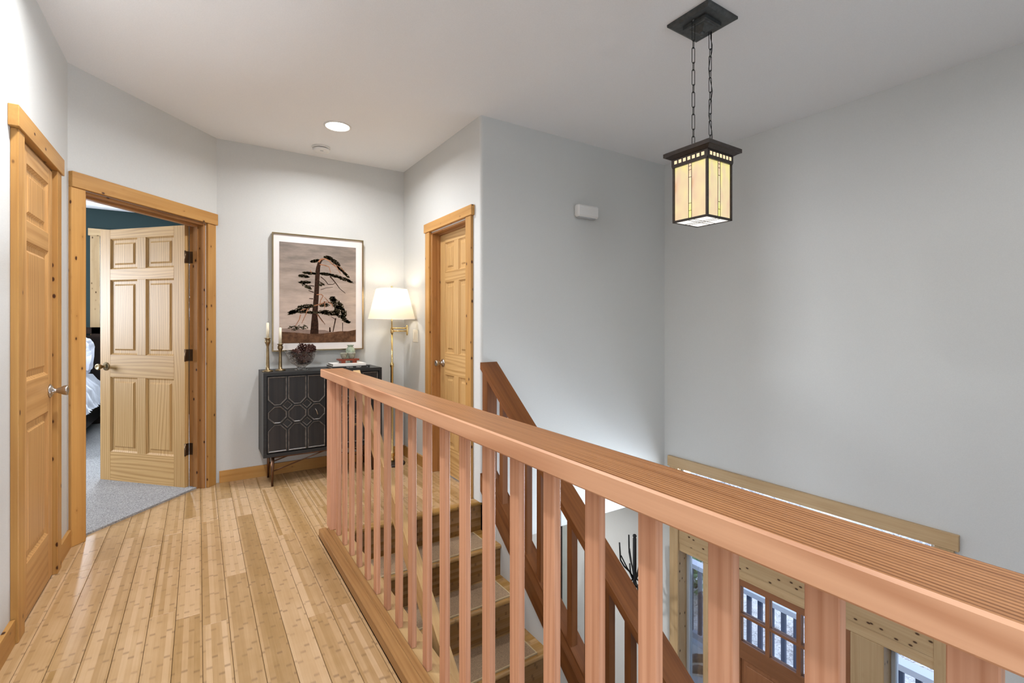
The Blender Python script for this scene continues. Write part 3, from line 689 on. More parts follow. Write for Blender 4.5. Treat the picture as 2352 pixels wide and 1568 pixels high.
def shrub(loc, r, label):
    T = thing('shrub', label, 'shrub', loc, 0, 'shrubs beyond the porch'); rg = random.Random(int(loc[1] * 100) + 5)
    for k in range(4):
        a = k * 1.6; tobj('stem', [(0, 0, 0), (0.3 * r * math.cos(a), 0.3 * r * math.sin(a), 0.5 * r), (0.6 * r * math.cos(a), 0.6 * r * math.sin(a), r)], 0.02, DARKBED[2], T, 6, 0.008, world=False)
    bm = bmesh.new()
    for k in range(420):
        th, ph = rg.uniform(0, 6.283), rg.uniform(0, 1.5); rr = r * rg.uniform(0.55, 1.0)
        c = Vector((rr * math.cos(th) * math.cos(ph), rr * math.sin(th) * math.cos(ph), rr * math.sin(ph) + 0.15 * r))
        u = Vector((rg.uniform(-1, 1), rg.uniform(-1, 1), rg.uniform(-1, 1))).normalized() * 0.06; w_ = u.orthogonal().normalized() * 0.03
        bm.faces.new([bm.verts.new(c - u), bm.verts.new(c + w_), bm.verts.new(c + u), bm.verts.new(c - w_)])
    o = mesh_obj('foliage', bm, LEAF, T, world=False); o['kind'] = 'stuff'
for x, y, r, lb in ((7.2, 5.2, 0.45, 'green shrub beyond the porch seen through the left sidelight'), (9.6, 6.6, 0.6, 'green shrub farther out beyond the porch railing')):
    shrub((x, y, -3.3), r, lb)

# ------------------------------------------------------------------ bedroom furniture
bw_ = thing('window_4', 'bright bedroom window framed in knotty pine', 'window', (BW0, 8.0, BZ0), kind='structure')
box('side_casing', BW0 - 0.09, BW0, 7.978, 8.0, BZ0 - 0.1, BZ1, PINEPALE[2], bw_); box('side_casing', BW1, BW1 + 0.09, 7.978, 8.0, BZ0 - 0.1, BZ1, PINEPALE[2], bw_)
box('head_casing', BW0 - 0.11, BW1 + 0.11, 7.972, 8.0, BZ1, BZ1 + 0.09, PINEPALE[0], bw_); box('sill', BW0, BW1, 7.965, 8.0, BZ0 - 0.03, BZ0, PINEPALE[0], bw_)
boxes('sash', [(BW0, BW0 + .04, 8.02, 8.06, BZ0, BZ1), (BW1 - .04, BW1, 8.02, 8.06, BZ0, BZ1), (BW0 + .04, BW1 - .04, 8.02, 8.06, BZ0, BZ0 + .04), (BW0 + .04, BW1 - .04, 8.02, 8.06, BZ1 - .04, BZ1)], WHITEPL, bw_)
box('pane', BW0 + .04, BW1 - .04, 8.035, 8.04, BZ0 + .04, BZ1 - .04, GLASS, bw_)
bed = thing('bed', 'dark slatted-headboard bed made up with white bedding', 'bed', (-1.9, 6.9, 0))
bx0, bx1 = -2.75, -1.02
HB = boxes('headboard', [(bx0, bx0 + 0.10, 7.86, 7.93, 0, 1.22), (bx1 - 0.10, bx1, 7.86, 7.93, 0, 1.22), (bx0, bx1, 7.86, 7.93, 1.14, 1.22)], DARKBED[0], bed)
for k in range(11): 
    o = box('slat', bx0 + 0.1, bx1 - 0.1, 7.88, 7.91, 0.42 + k * 0.066, 0.42 + k * 0.066 + 0.034, DARKBED[0], bed)
boxes('frame', [(bx1 - 0.05, bx1 - 0.01, 5.9, 7.87, 0.12, 0.34), (bx0, bx0 + .04, 5.9, 7.87, .12, .34), (bx0, bx1, 5.86, 5.9, .1, .34)], DARKBED[1], bed)
for lx in (bx0 + .03, bx1 - .06):
    for ly in (5.9, 6.9): box('leg', lx - .03, lx + .03, ly, ly + .06, 0.013, .12, DARKBED[2], bed)
def soft(name, c, sx, sy, sz, mat, parent, n=2.6, wob=0.02, rot=None):
    bm = bmesh.new(); bmesh.ops.create_uvsphere(bm, u_segments=28, v_segments=16, radius=1.0)
    f = lambda v: math.copysign(abs(v) ** (2.0 / n), v)
    rg = random.Random(len(name) + int(c[0] * 77))
    for v in bm.verts:
        x, y, z = f(v.co.x), f(v.co.y), f(v.co.z)
        k = 1 + wob * math.sin(9 * x + 3 * z + rg.random() * 0.3) * math.cos(7 * y)
        v.co = Vector((x * sx * k, y * sy * k, z * sz * k))
    if rot: bmesh.ops.rotate(bm, verts=bm.verts, matrix=Matrix.Rotation(rot[0], 3, rot[1]))
    return mesh_obj(name, bm, mat, parent, loc=c, smooth=True)
soft('mattress', (-1.90, 6.88, 0.43), 0.83, 0.97, 0.14, WHITECLOTH, bed, 5.0, 0.0)
def comforter():
    bm = bmesh.new(); n = 60; secs = []
    ys = [7.80 - 1.85 * i / n for i in range(n + 1)]
    prof = [(-2.80, 0.40), (-2.76, 0.62), (-2.4, 0.70), (-1.9, 0.72), (-1.4, 0.69), (-1.12, 0.62), (-1.02, 0.50), (-0.985, 0.40)]
    for i, y in enumerate(ys):
        sc = []
        for k, (x, z) in enumerate(prof):
            wv = 0.018 * math.sin(i * 0.55 + k * 1.3) + 0.012 * math.sin(i * 1.37 + k)
            sc.append(bm.verts.new((x + wv, y, z + wv)))
        ru = 0.022 * math.sin(i * 2.1)
        sc.append(bm.verts.new((-0.955 + ru, y, 0.345 + 0.008 * math.sin(i * 1.7)))); secs.append(sc)
    for a, b in zip(secs, secs[1:]):
        for k in range(len(a) - 1): bm.faces.new((a[k], a[k + 1], b[k + 1], b[k]))
    o = mesh_obj('comforter', bm, WHITECLOTH, bed, smooth=True)
comforter()
def pillow(c, label, tilt):
    bm = bmesh.new(); bmesh.ops.create_uvsphere(bm, u_segments=28, v_segments=14, radius=1.0)
    f = lambda v, n: math.copysign(abs(v) ** (2.0 / n), v)
    for v in bm.verts: v.co = Vector((f(v.co.x, 4) * 0.33, f(v.co.y, 4) * 0.24, v.co.z * 0.10))
    bmesh.ops.rotate(bm, verts=bm.verts, matrix=Matrix.Rotation(tilt, 3, 'X'))
    T = thing('pillow', label, 'pillow', c, 0, 'white bed pillows'); mesh_obj('cushion', bm, WHITECLOTH, T, world=False, loc=(0, 0, 0), smooth=True)
    bm = bmesh.new(); N = 56; a = []; b = []
    for i in range(N):
        t = 2 * math.pi * i / N; x, y = f(math.cos(t), 4) * 0.32, f(math.sin(t), 4) * 0.23
        a.append(bm.verts.new((x, y, 0))); b.append(bm.verts.new((x * 1.17, y * 1.2, 0.022 * math.sin(i * 2.2))))
    for i in range(N): bm.faces.new((a[i], a[(i + 1) % N], b[(i + 1) % N], b[i]))
    bmesh.ops.rotate(bm, verts=bm.verts, matrix=Matrix.Rotation(tilt, 3, 'X'))
    mesh_obj('ruffle', bm, WHITECLOTH, T, world=False, loc=(0, 0, 0), smooth=True)
pillow((-1.44, 7.66, 0.87), 'white ruffled pillow propped against the slatted headboard', 1.15)
pillow((-1.42, 7.30, 0.83), 'white ruffled pillow lying in front of the propped one', 0.62)

# ------------------------------------------------------------------ sideboard
cx0, cx1, cyf, cyb, cz0, cz1 = 0.41, 1.325, 4.085, 4.435, 0.235, 0.885
sb = thing('sideboard', 'dark ebonised sideboard with octagon-carved doors on thin bronze legs', 'sideboard', ((cx0 + cx1) / 2, 4.26, 0))
boxes('body', [(cx0, cx1, cyf, cyb, cz1 - 0.026, cz1), (cx0, cx1, cyf, cyb, cz0, cz0 + 0.026), (cx0, cx0 + 0.024, cyf, cyb, cz0 + 0.026, cz1 - 0.026), (cx1 - 0.024, cx1, cyf, cyb, cz0 + .026, cz1 - .026), (cx0 + .024, cx1 - .024, cyb - .012, cyb, cz0 + .026, cz1 - .026)], CABINET[0], sb)
def octo(cx, cz, hw, h0, h1, c0, c1):
    """octagon-cornered outline: half width hw, from cz-h0 to cz+h1, corner cuts c0 (bottom) c1 (top)"""
    p = []
    p += [(cx - hw + c0, cz - h0), (cx + hw - c0, cz - h0)] if c0 else [(cx - hw, cz - h0), (cx + hw, cz - h0)]
    if c0: p += [(cx + hw, cz - h0 + c0)]
    if c1: p += [(cx + hw, cz + h1 - c1)]
    p += [(cx + hw - c1, cz + h1), (cx - hw + c1, cz + h1)] if c1 else [(cx + hw, cz + h1), (cx - hw, cz + h1)]
    if c1: p += [(cx - hw, cz + h1 - c1)]
    if c0: p += [(cx - hw, cz - h0 + c0)]
    return p
def plate(parent, pts, yf, raise_, mat, name='carved_panel', rim=0.006):
    bm = bmesh.new(); n = len(pts); cx = sum(p[0] for p in pts) / n; cz = sum(p[1] for p in pts) / n
    hx = max(abs(p[0] - cx) for p in pts); hz = max(abs(p[1] - cz) for p in pts)
    def ring(ins, y): return [bm.verts.new((cx + (x - cx) * (1 - ins / hx), y, cz + (z - cz) * (1 - ins / hz))) for x, z in pts]
    R = [ring(0, yf), ring(0.001, yf - raise_), ring(rim, yf - raise_), ring(rim + 0.004, yf - raise_ * 0.35)]
    for a, b in zip(R, R[1:]):
        for i in range(n): bm.faces.new((a[i], a[(i + 1) % n], b[(i + 1) % n], b[i]))
    bm.faces.new(R[-1])
    bm.faces.ensure_lookup_table()
    for f in bm.faces[n:3 * n]: f.material_index = 1
    return mesh_obj(name, bm, [mat, CABEDGE], parent)
dw = (cx1 - cx0 - 0.048 - 0.012) / 2
for dd in range(2):
    x0 = cx0 + 0.027 + dd * (dw + 0.006); x1 = x0 + dw; z0, z1 = cz0 + 0.030, cz1 - 0.030
    D = box('door', x0, x1, cyf + 0.012, cyf + 0.030, z0, z1, CABINET[2], sb, 0.001)
    D.name = 'door'; PM[D.name] = Matrix.Translation(D.location)
    cw = dw / 3; zm = (z0 + z1) / 2 - 0.005; ap = cw / 2 - 0.004; cc = 0.045
    def sub(o): return o
    for k in range(3):
        cx = x0 + cw * (k + 0.5)
        plate(D, octo(cx, zm, ap, ap, ap, cc, cc), cyf + 0.012, 0.007, CABWEAR[2])
        plate(D, octo(cx, zm + ap + 0.008, ap, 0, z1 - (zm + ap + 0.008) - 0.004, cc, 0), cyf + 0.012, 0.007, CABWEAR[2])
        plate(D, octo(cx, zm - ap - 0.008, ap, (zm - ap - 0.008) - z0 - 0.004, 0, 0, cc), cyf + 0.012, 0.007, CABWEAR[2])
        if k < 2:
            for zz in (zm + ap + 0.004, zm - ap - 0.004):
                xx = x0 + cw * (k + 1); q = cc - 0.008
                plate(D, [(xx, zz - q), (xx + q, zz), (xx, zz + q), (xx - q, zz)], cyf + 0.012, 0.003, CABINET[2], 'carved_diamond', 0.003)
    hxk = x0 + cw * (2.5 if dd == 0 else 0.5)
    tobj('pull', [(hxk - 0.012, cyf - 0.004, zm + 0.026), (hxk - 0.004, cyf - 0.012, zm + 0.010), (hxk + 0.006, cyf - 0.012, zm - 0.018), (hxk + 0.008, cyf - 0.004, zm - 0.026)], 0.0035, NICKEL, D)
for lx, sx in ((cx0 + 0.07, -1), (cx1 - 0.07, 1)):
    for ly in (cyf + 0.045, cyb - 0.045):
        tobj('leg', [(lx, ly, cz0), (lx + sx * 0.004, ly, 0.0)], 0.013, BRONZE if False else plain('leg_bronze', (0.16, 0.085, 0.05, 1), 0.3, 0.9) if 'leg_bronze' not in MATS else MATS['leg_bronze'], sb, 10, 0.008)
LB = MATS['leg_bronze']
for ly in (cyf + 0.045, cyb - 0.045): tobj('apron_bar', [(cx0 + 0.07, ly, cz0 - 0.010), (cx1 - 0.07, ly, cz0 - 0.010)], 0.009, LB, sb)
for ly in (cyf + 0.045, cyb - 0.045):
    tobj('brace_rod', [(cx0 + 0.07, ly, 0.115), ((cx0 + cx1) / 2, ly, cz0 - 0.012), (cx1 - 0.07, ly, 0.115)], 0.005, LB, sb)

# ------------------------------------------------------------------ objects on the sideboard
ZT = cz1
def candlestick(x, y, h, label, ch):
    T = thing('candlestick', label, 'candlestick', (x, y, ZT), group='brass candlesticks')
    lobj('holder', [(0.001, 0), (0.040, 0), (0.041, 0.006), (0.030, 0.012), (0.014, 0.018), (0.013, 0.05), (0.011, h * 0.55), (0.0095, h - 0.07), (0.012, h - 0.055), (0.020, h - 0.038), (0.0215, h - 0.026), (0.016, h - 0.010), (0.024, h - 0.004), (0.024, h), (0.012, h), (0.001, h - 0.004)], BRASS, T, (0, 0, 0), 10, False)
    T2 = thing('taper_candle', label.replace('brass candlestick', 'ivory taper candle standing in the brass candlestick').replace(' holding a candle', ''), 'candle', (x, y, ZT + h - 0.004), group='ivory taper candles')
    lobj('wax', [(0.001, 0), (0.0115, 0), (0.0105, ch), (0.004, ch + 0.003), (0.001, ch + 0.004)], CANDLE, T2, (0, 0, 0), 14, False)
    tobj('wick', [(0, 0, ch), (0.001, 0, ch + 0.012)], 0.0012, DARKVOID, T2, 6, world=False)
candlestick(0.452, 4.20, 0.265, 'taller brass candlestick at the left end of the sideboard', 0.120)
candlestick(0.547, 4.24, 0.215, 'shorter brass candlestick next to the glass bowl', 0.132)
BX, BY = 0.705, 4.235
bowl = thing('glass_bowl', 'cut crystal footed bowl filled with pine cones', 'bowl', (BX, BY, ZT))
def bwob(k, a, r):
    if k in (6, 7, 8): return r * (1 + 0.05 * math.cos(8 * a)), 0.008 * math.cos(8 * a)
    return r * (1 + (0.02 * math.cos(24 * a) if k not in (0, 1) else 0)), 0.0
lobj('glass', [(0.052, 0.0), (0.054, 0.008), (0.030, 0.022), (0.045, 0.035), (0.075, 0.052), (0.095, 0.085), (0.108, 0.125), (0.126, 0.150), (0.122, 0.150), (0.102, 0.122), (0.088, 0.085), (0.068, 0.057), (0.03, 0.045), (0.002, 0.043)], CRYSTAL, bowl, (0, 0, 0), 48, False, wob=bwob, cap=False)
def pinecone_mesh():
    bm = bmesh.new(); rg = random.Random(3)
    lathe(bm, [(0.003, -0.042), (0.012, -0.035), (0.014, -0.01), (0.011, 0.025), (0.003, 0.045)], seg=10)
    for r in range(7):
        z = -0.038 + r * 0.0125; rad = 0.037 * math.sin(math.pi * (r + 1.3) / 9.0) ** 0.8; n = 8 if 0 < r < 5 else 6
        for i in range(n):
            a = 2 * math.pi * (i + 0.5 * (r % 2)) / n + rg.uniform(-.1, .1)
            er = Vector((math.cos(a), math.sin(a), 0)); et = Vector((-math.sin(a), math.cos(a), 0))
            c = Vector((0, 0, z)); tip = c + er * (rad + 0.010) + Vector((0, 0, 0.012)); b0 = c + er * 0.012; w = 0.010
            vs = [bm.verts.new(b0 + et * w * .4), bm.verts.new(b0 - et * w * .4), bm.verts.new(tip - er * .006 - et * w), bm.verts.new(tip), bm.verts.new(tip - er * .006 + et * w)]
            vt = [bm.verts.new(v.co + Vector((0, 0, 0.003))) for v in vs]
            bm.faces.new(vs[::-1]); bm.faces.new(vt)
            for q in range(5): bm.faces.new((vs[q], vs[(q + 1) % 5], vt[(q + 1) % 5], vt[q]))
    return bm
bmp = pinecone_mesh(); pc = bpy.data.meshes.new('pine_cone'); bmp.to_mesh(pc); bmp.free(); pc.materials.append(CONE)
for dx, dy, dz, s_, rx, rz, lb in ((-0.052, -0.01, 0.130, 0.85, 0.9, 0.3, 'small brown pine cone at the left rim of the glass bowl'),
                                (0.005, 0.012, 0.160, 1.0, 0.15, 1.1, 'upright dark pine cone in the middle of the glass bowl'),
                                (0.056, 0.0, 0.155, 1.05, 1.1, 2.2, 'large pine cone lying at the right rim of the glass bowl'),
                                (-0.015, -0.035, 0.090, 0.95, 1.4, 0.6, 'pine cone seen through the front of the glass bowl'),
                                (0.035, -0.018, 0.083, 0.9, 0.8, 2.9, 'pine cone low down inside the right of the glass bowl')):
    o = bpy.data.objects.new('pine_cone', pc); COL.objects.link(o); o.location = (BX + dx, BY + dy, ZT + dz); o.scale = (s_,) * 3; o.rotation_euler = (rx, 0.2, rz)
    tag(o, lb, 'pine cone', 'pine cones in the glass bowl')
# books
def book(name, label, x0, x1, y0, y1, z0, z1, cover, spine_text=None):
    T = thing(name, label, 'book', ((x0 + x1) / 2, (y0 + y1) / 2, z0))
    box('pages', x0 + 0.004, x1 - 0.004, y0 + 0.004, y1 - 0.004, z0 + 0.003, z1 - 0.003, PAGES, T)
    boxes('cover', [(x0, x1, y0, y1, z0, z0 + 0.003), (x0, x1, y0, y1, z1 - 0.003, z1), (x0, x1, y0, y0 + 0.003, z0 + 0.003, z1 - 0.003)], cover, T)
    if spine_text:
        for txt, sx, size in spine_text:
            cu = bpy.data.curves.new('spine_lettering', 'FONT'); cu.body = txt; cu.size = size; cu.extrude = 0.0002; cu.align_x = 'CENTER'; cu.align_y = 'CENTER'
            cu.materials.append(PAPERWHITE)
            tmp = bpy.data.objects.new('lettering_source', cu); COL.objects.link(tmp)
            me = bpy.data.meshes.new_from_object(tmp.evaluated_get(bpy.context.evaluated_depsgraph_get())); bpy.data.objects.remove(tmp)
            me.name = 'spine_lettering'; o = bpy.data.objects.new('spine_lettering', me); link(o, T, True); o.location = (sx, y0 - 0.0004, (z0 + z1) / 2); o.rotation_euler = (math.pi / 2, 0, 0)
book('book', 'black-spined book lying under the white book on the sideboard', 0.925, 1.235, 4.130, 4.36, ZT, ZT + 0.020, BLACKCLOTH, [('THE REAL', 1.065, 0.013), ('VARLEY', 1.140, 0.013), ('b', 1.212, 0.011)])
book('book', 'white book lying on top of the black-spined one', 0.932, 1.205, 4.138, 4.345, ZT + 0.020, ZT + 0.040, PAPERWHITE)
ZB = ZT + 0.040
sd = thing('wooden_stand', 'small red lacquered wooden stand on the white book', 'stand', (1.075, 4.225, ZB))
box('top', 0.990, 1.160, 4.185, 4.275, ZB + 0.022, ZB + 0.036, REDWOOD[0], sd, 0.001)
for a in (1.010, 1.105): boxes('foot', [(a, a + 0.035, 4.19, 4.27, ZB, ZB + 0.022)], REDWOOD[1], sd)
ZP = ZB + 0.036
tag(lobj('teacup', [(0.001, 0.0), (0.015, 0.0), (0.016, 0.006), (0.026, 0.022), (0.031, 0.045), (0.030, 0.052), (0.028, 0.052), (0.024, 0.024), (0.001, 0.010)], GREYGLAZE, None, (1.038, 4.215, ZP), 24, cap=False), 'grey glazed teacup on the left of the red stand', 'cup', 'grey teacups on the stand')
tag(lobj('teacup', [(0.001, 0.0), (0.018, 0.0), (0.019, 0.006), (0.029, 0.022), (0.033, 0.045), (0.032, 0.053), (0.030, 0.053), (0.026, 0.024), (0.001, 0.010)], GREYGLAZE, None, (1.103, 4.215, ZP), 24, cap=False), 'slightly larger grey glazed teacup in front of the celadon vase', 'cup', 'grey teacups on the stand')
tag(lobj('vase', [(0.001, 0.0), (0.024, 0.0), (0.028, 0.01), (0.038, 0.045), (0.042, 0.082), (0.037, 0.112), (0.024, 0.130), (0.021, 0.138), (0.030, 0.148), (0.029, 0.150), (0.018, 0.140), (0.020, 0.10), (0.001, 0.09)], CELADON, None, (1.120, 4.320, ZT + 0.040), 28, cap=False), 'mottled green celadon vase behind the teacups', 'vase')

# ------------------------------------------------------------------ framed print
fx0_, fx1_, fz0, fz1, fy = 0.507, 1.258, 1.030, 2.022, YB - 0.052
pf = thing('framed_print', 'large brass-framed print of a lone pine tree above the sideboard', 'picture', (0.88, YB, fz0))
fw = 0.010
boxes('frame', [(fx0_, fx0_ + fw, fy, YB - 0.004, fz0, fz1), (fx1_ - fw, fx1_, fy, YB - 0.004, fz0, fz1), (fx0_ + fw, fx1_ - fw, fy, YB - 0.004, fz1 - fw, fz1), (fx0_ + fw, fx1_ - fw, fy, YB - 0.004, fz0, fz0 + fw)], plain('frame_brass', (0.40, 0.30, 0.16, 1), 0.22, 1.0), pf)
box('mat_board', fx0_ + fw, fx1_ - fw, fy + 0.012, fy + 0.016, fz0 + fw, fz1 - fw, MATBOARD, pf)
px0, px1, pz0, pz1 = 0.562, 1.193, 1.097, 1.950; py = fy + 0.0116
def sky_print():
    t = NT('print_sky'); p = t.obj(); sp = t.n('ShaderNodeSeparateXYZ'); t.l(p, sp.inputs[0])
    c = t.noise(t.vec('MULTIPLY', p, (3, 3, 14)), 1.0, 5, 0.65)
    v = t.math('ADD', t.math('MULTIPLY_ADD', sp.outputs[2], -0.85, 0.5), t.math('MULTIPLY_ADD', c, 1.1, -0.55))
    t.l(t.ramp(v, [(0.1, srgb(112, 101, 93)), (0.45, srgb(158, 142, 130)), (0.85, srgb(190, 170, 157))]), t.b.inputs['Base Color']); t.b.inputs['Roughness'].default_value = 0.6
    return t.m
def inkmat(name, a, b, sc):
    t = NT(name); n = t.noise(t.obj(), sc, 4, 0.7); t.l(t.ramp(n, [(0.35, a), (0.65, b)]), t.b.inputs['Base Color']); t.b.inputs['Roughness'].default_value = 0.8; t.b.inputs['Specular IOR Level'].default_value = 0.1; return t.m
pr_ = box('print', px0, px1, py - 0.0008, py, pz0, pz1, sky_print(), pf)
def zmap(x, y):
    """trace coordinates of the print to its own surface"""
    xl = 120 + 40 * (y - 135) / 1325.0; s_ = (x - xl) / (1108 - xl); yt = 135 + 77 * s_; yb = 1460 - 20 * s_
    t_ = (y - yt) / (yb - yt)
    return (px0 + max(0, min(1, s_)) * (px1 - px0), pz1 - max(0, min(1, t_)) * (pz1 - pz0))
_lay = [py - 0.0010]
def ink(polys, mat, name):
    bm = bmesh.new(); y = _lay[0]; _lay[0] -= 0.0002
    for pl in polys:
        vs = [bm.verts.new((*[zmap(*q)[0]], y, zmap(*q)[1])) for q in pl]
        try: bm.faces.new(vs)
        except ValueError: pass
    return mesh_obj(name, bm, mat, pf)
def stroke(pts, w0, w1):
    out = []; n = len(pts)
    for i in range(n - 1):
        (x0, y0), (x1, y1) = pts[i], pts[i + 1]; d = math.hypot(x1 - x0, y1 - y0) or 1; nx, ny = -(y1 - y0) / d, (x1 - x0) / d
        a = (w0 + (w1 - w0) * i / (n - 1)) / 2; b = (w0 + (w1 - w0) * (i + 1) / (n - 1)) / 2
        out.append([(x0 + nx * a, y0 + ny * a), (x1 + nx * b, y1 + ny * b), (x1 - nx * b, y1 - ny * b), (x0 - nx * a, y0 - ny * a)])
    return out
rg = random.Random(11)
INKG = inkmat('print_ground', srgb(70, 48, 34), srgb(112, 80, 58), 18); INKH = inkmat('print_hills', srgb(128, 108, 98), srgb(150, 128, 116), 8)
INKT = inkmat('print_trunk', srgb(30, 18, 12), srgb(62, 40, 28), 60); INKF = inkmat('print_foliage', srgb(54, 50, 36), srgb(88, 80, 58), 50); INKO = inkmat('print_orange_limbs', srgb(132, 88, 62), srgb(172, 122, 92), 40)
ink([[(150, 1270), (300, 1262), (520, 1285), (700, 1285), (820, 1320), (1110, 1330), (1110, 1360), (150, 1340)]], INKH, 'printed_hills')
ink([[(150, 1308), (330, 1318), (520, 1335), (680, 1330), (900, 1300), (1000, 1300), (1115, 1280), (1115, 1475), (150, 1475)]], INKG, 'printed_ground')
trunk = [(520, 1335), (535, 1130), (545, 1000), (555, 880), (562, 760), (568, 640), (570, 540), (580, 470), (598, 410), (620, 375), (660, 352), (700, 350), (700, 364), (662, 378), (642, 412), (632, 470), (628, 560), (624, 660), (622, 760), (618, 880), (612, 1000), (608, 1100), (620, 1200), (624, 1335)]
nt = len(trunk) // 2
ink([[trunk[i], trunk[i + 1], trunk[-2 - i], trunk[-1 - i]] for i in range(nt - 1)], INKT, 'printed_trunk')
br = []
for pts, a, b in (([(640, 590), (700, 640), (735, 690), (800, 690), (830, 670)], 10, 6), ([(760, 585), (810, 640), (850, 690), (890, 745), (965, 805)], 14, 6), ([(625, 655), (690, 690), (640, 700)], 10, 6),
                  ([(560, 715), (500, 705), (450, 720)], 12, 6), ([(555, 795), (490, 770)], 12, 8), ([(550, 880), (500, 875)], 12, 8), ([(640, 760), (720, 735), (800, 725)], 6, 3), ([(570, 545), (500, 545), (440, 530)], 14, 10),
                  ([(615, 1045), (560, 1055), (480, 1055), (390, 1065)], 24, 12), ([(840, 1130), (805, 1310)], 16, 10), ([(930, 1190), (930, 1300)], 10, 7), ([(840, 1150), (780, 1110)], 8, 5), ([(705, 1212), (610, 1080)], 5, 9), ([(765, 1250), (768, 1310)], 16, 22)):
    br += stroke(pts, a, b)
ink(br, INKT, 'printed_branches')['kind'] = 'stuff'
fol = []
def clump(cx, cy, rx, ry, ang, n, s0=7, s1=20):
    ca, sa = math.cos(ang), math.sin(ang)
    for _ in range(int(n * 1.7)):
        a = rg.uniform(0, 6.283); r = math.sqrt(rg.random()); u, v = rx * r * math.cos(a), ry * r * math.sin(a)
        x, y = cx + u * ca - v * sa, cy + u * sa + v * ca; L, Wd = rg.uniform(s0, s1), rg.uniform(3, 7); b = rg.uniform(-0.7, 0.7) + ang
        dx, dy = L * math.cos(b), L * math.sin(b); ex, ey = -Wd * math.sin(b), Wd * math.cos(b)
        fol.append([(x - dx, y - dy), (x + ex, y + ey), (x + dx, y + dy), (x - ex, y - ey)])
for c in ((565, 385, 60, 18, -0.2, 45), (740, 345, 60, 24, 0.25, 60), (830, 400, 75, 26, 0.55, 75), (900, 490, 70, 18, 0.75, 50), (970, 560, 60, 16, 0.75, 40), (500, 545, 90, 16, 0.1, 60), (425, 585, 75, 20, 0.1, 50), (440, 665, 75, 18, 0, 55), (470, 720, 70, 22, 0.5, 35),
          (700, 555, 80, 18, 0.1, 60), (830, 580, 80, 18, 0.2, 60), (950, 620, 90, 20, 0.3, 70), (1030, 655, 40, 12, 0.4, 20), (480, 975, 120, 24, -0.1, 90), (380, 1030, 130, 28, -0.2, 110), (300, 1060, 70, 22, -0.3, 45), (520, 1055, 110, 16, 0.05, 50),
          (800, 880, 46, 30, 0.2, 55), (860, 950, 90, 50, 0.5, 130), (900, 1050, 90, 70, 0.7, 190), (760, 1060, 110, 34, 0.1, 110), (680, 1050, 60, 24, 0, 40), (960, 1150, 70, 26, 0.6, 60), (1000, 1180, 36, 14, 0.1, 24), (690, 960, 70, 24, 0, 40), (320, 1260, 60, 30, 0.1, 26), (430, 1245, 60, 30, 0.2, 20), (650, 690, 40, 20, 0, 20)):
    clump(*c)
ink(fol, INKF, 'printed_foliage')['kind'] = 'stuff'
orb = []
for pts, a, b in (([(610, 400), (640, 362), (690, 356), (740, 376), (790, 425), (850, 470), (900, 550)], 20, 6), ([(625, 430), (690, 440), (745, 460), (770, 540)], 14, 6), ([(790, 425), (880, 455), (960, 530)], 8, 4), ([(590, 825), (650, 820), (675, 840), (640, 905), (640, 950)], 12, 8),
                  ([(560, 968), (640, 950), (700, 920), (770, 925)], 14, 8), ([(690, 910), (700, 960), (690, 1010)], 14, 5), ([(740, 920), (790, 950), (800, 990)], 16, 6), ([(690, 855), (740, 910)], 5, 8), ([(400, 1085), (385, 1150), (340, 1235)], 14, 6), ([(490, 1005), (460, 1090), (415, 1200)], 14, 6), ([(400, 1030), (470, 1010)], 10, 6), ([(505, 505), (525, 540)], 12, 5), ([(600, 1080), (650, 1150), (700, 1205)], 8, 3)):
    orb += stroke(pts, a, b)
ink(orb, INKO, 'printed_limbs')['kind'] = 'stuff'

# ------------------------------------------------------------------ floor lamp
lx, ly = 1.455, 4.20
lp = thing('floor_lamp', 'lit brass swing-arm floor lamp with white tapered shade', 'floor lamp', (lx, ly, 0))
lobj('base', [(0.001, 0.0), (0.115, 0.0), (0.118, 0.008), (0.112, 0.016), (0.05, 0.024), (0.001, 0.026)], BRONZE, lp, (lx, ly, 0), 32, cap=False)
lobj('stem', [(0.022, 0.02), (0.022, 0.045), (0.016, 0.055), (0.022, 0.085), (0.020, 0.11), (0.013, 0.125), (0.013, 0.87), (0.017, 0.875), (0.017, 0.90), (0.012, 0.91), (0.0085, 0.92), (0.0085, 1.20)], BRASSBRIGHT, lp, (lx, ly, 0), 18)
lobj('hub', [(0.012, 1.175), (0.014, 1.18), (0.014, 1.225), (0.009, 1.23), (0.001, 1.235)], BRASSBRIGHT, lp, (lx, ly, 0), 16, cap=False)
jx, jy = lx + 0.135, ly - 0.02
tobj('lower_arm', [(lx, ly, 1.195), (jx, jy, 1.195)], 0.006, BRASSBRIGHT, lp)
tobj('upper_arm', [(jx, jy, 1.222), (lx - 0.01, ly - 0.03, 1.222)], 0.006, BRASSBRIGHT, lp)
lobj('arm_joint', [(0.001, 1.155), (0.006, 1.158), (0.009, 1.17), (0.009, 1.235), (0.007, 1.245), (0.001, 1.25)], BRASSBRIGHT, lp, (jx, jy, 0), 14, cap=False)
sx_, sy_ = lx - 0.012, ly - 0.03
tobj('harp_stem', [(sx_, sy_, 1.215), (sx_, sy_, 1.36)], 0.006, BRASSBRIGHT, lp)
SZ0, SZ1, R0, R1 = 1.303, 1.572, 0.205, 0.135
bm = bmesh.new(); lathe(bm, [(R0, SZ0), (R1, SZ1)], seg=40, cap=False); mesh_obj('shade', bm, SHADE, lp, loc=(sx_, sy_, 0), smooth=True)
bm = bmesh.new()
for r, z in ((R0, SZ0), (R1, SZ1)): tube(bm, [(r * math.cos(2 * math.pi * i / 40), r * math.sin(2 * math.pi * i / 40), z) for i in range(40)], 0.003, 6, closed=True)
mesh_obj('shade_trim', bm, PAPERWHITE, lp, loc=(sx_, sy_, 0), smooth=True)
bm = bmesh.new()
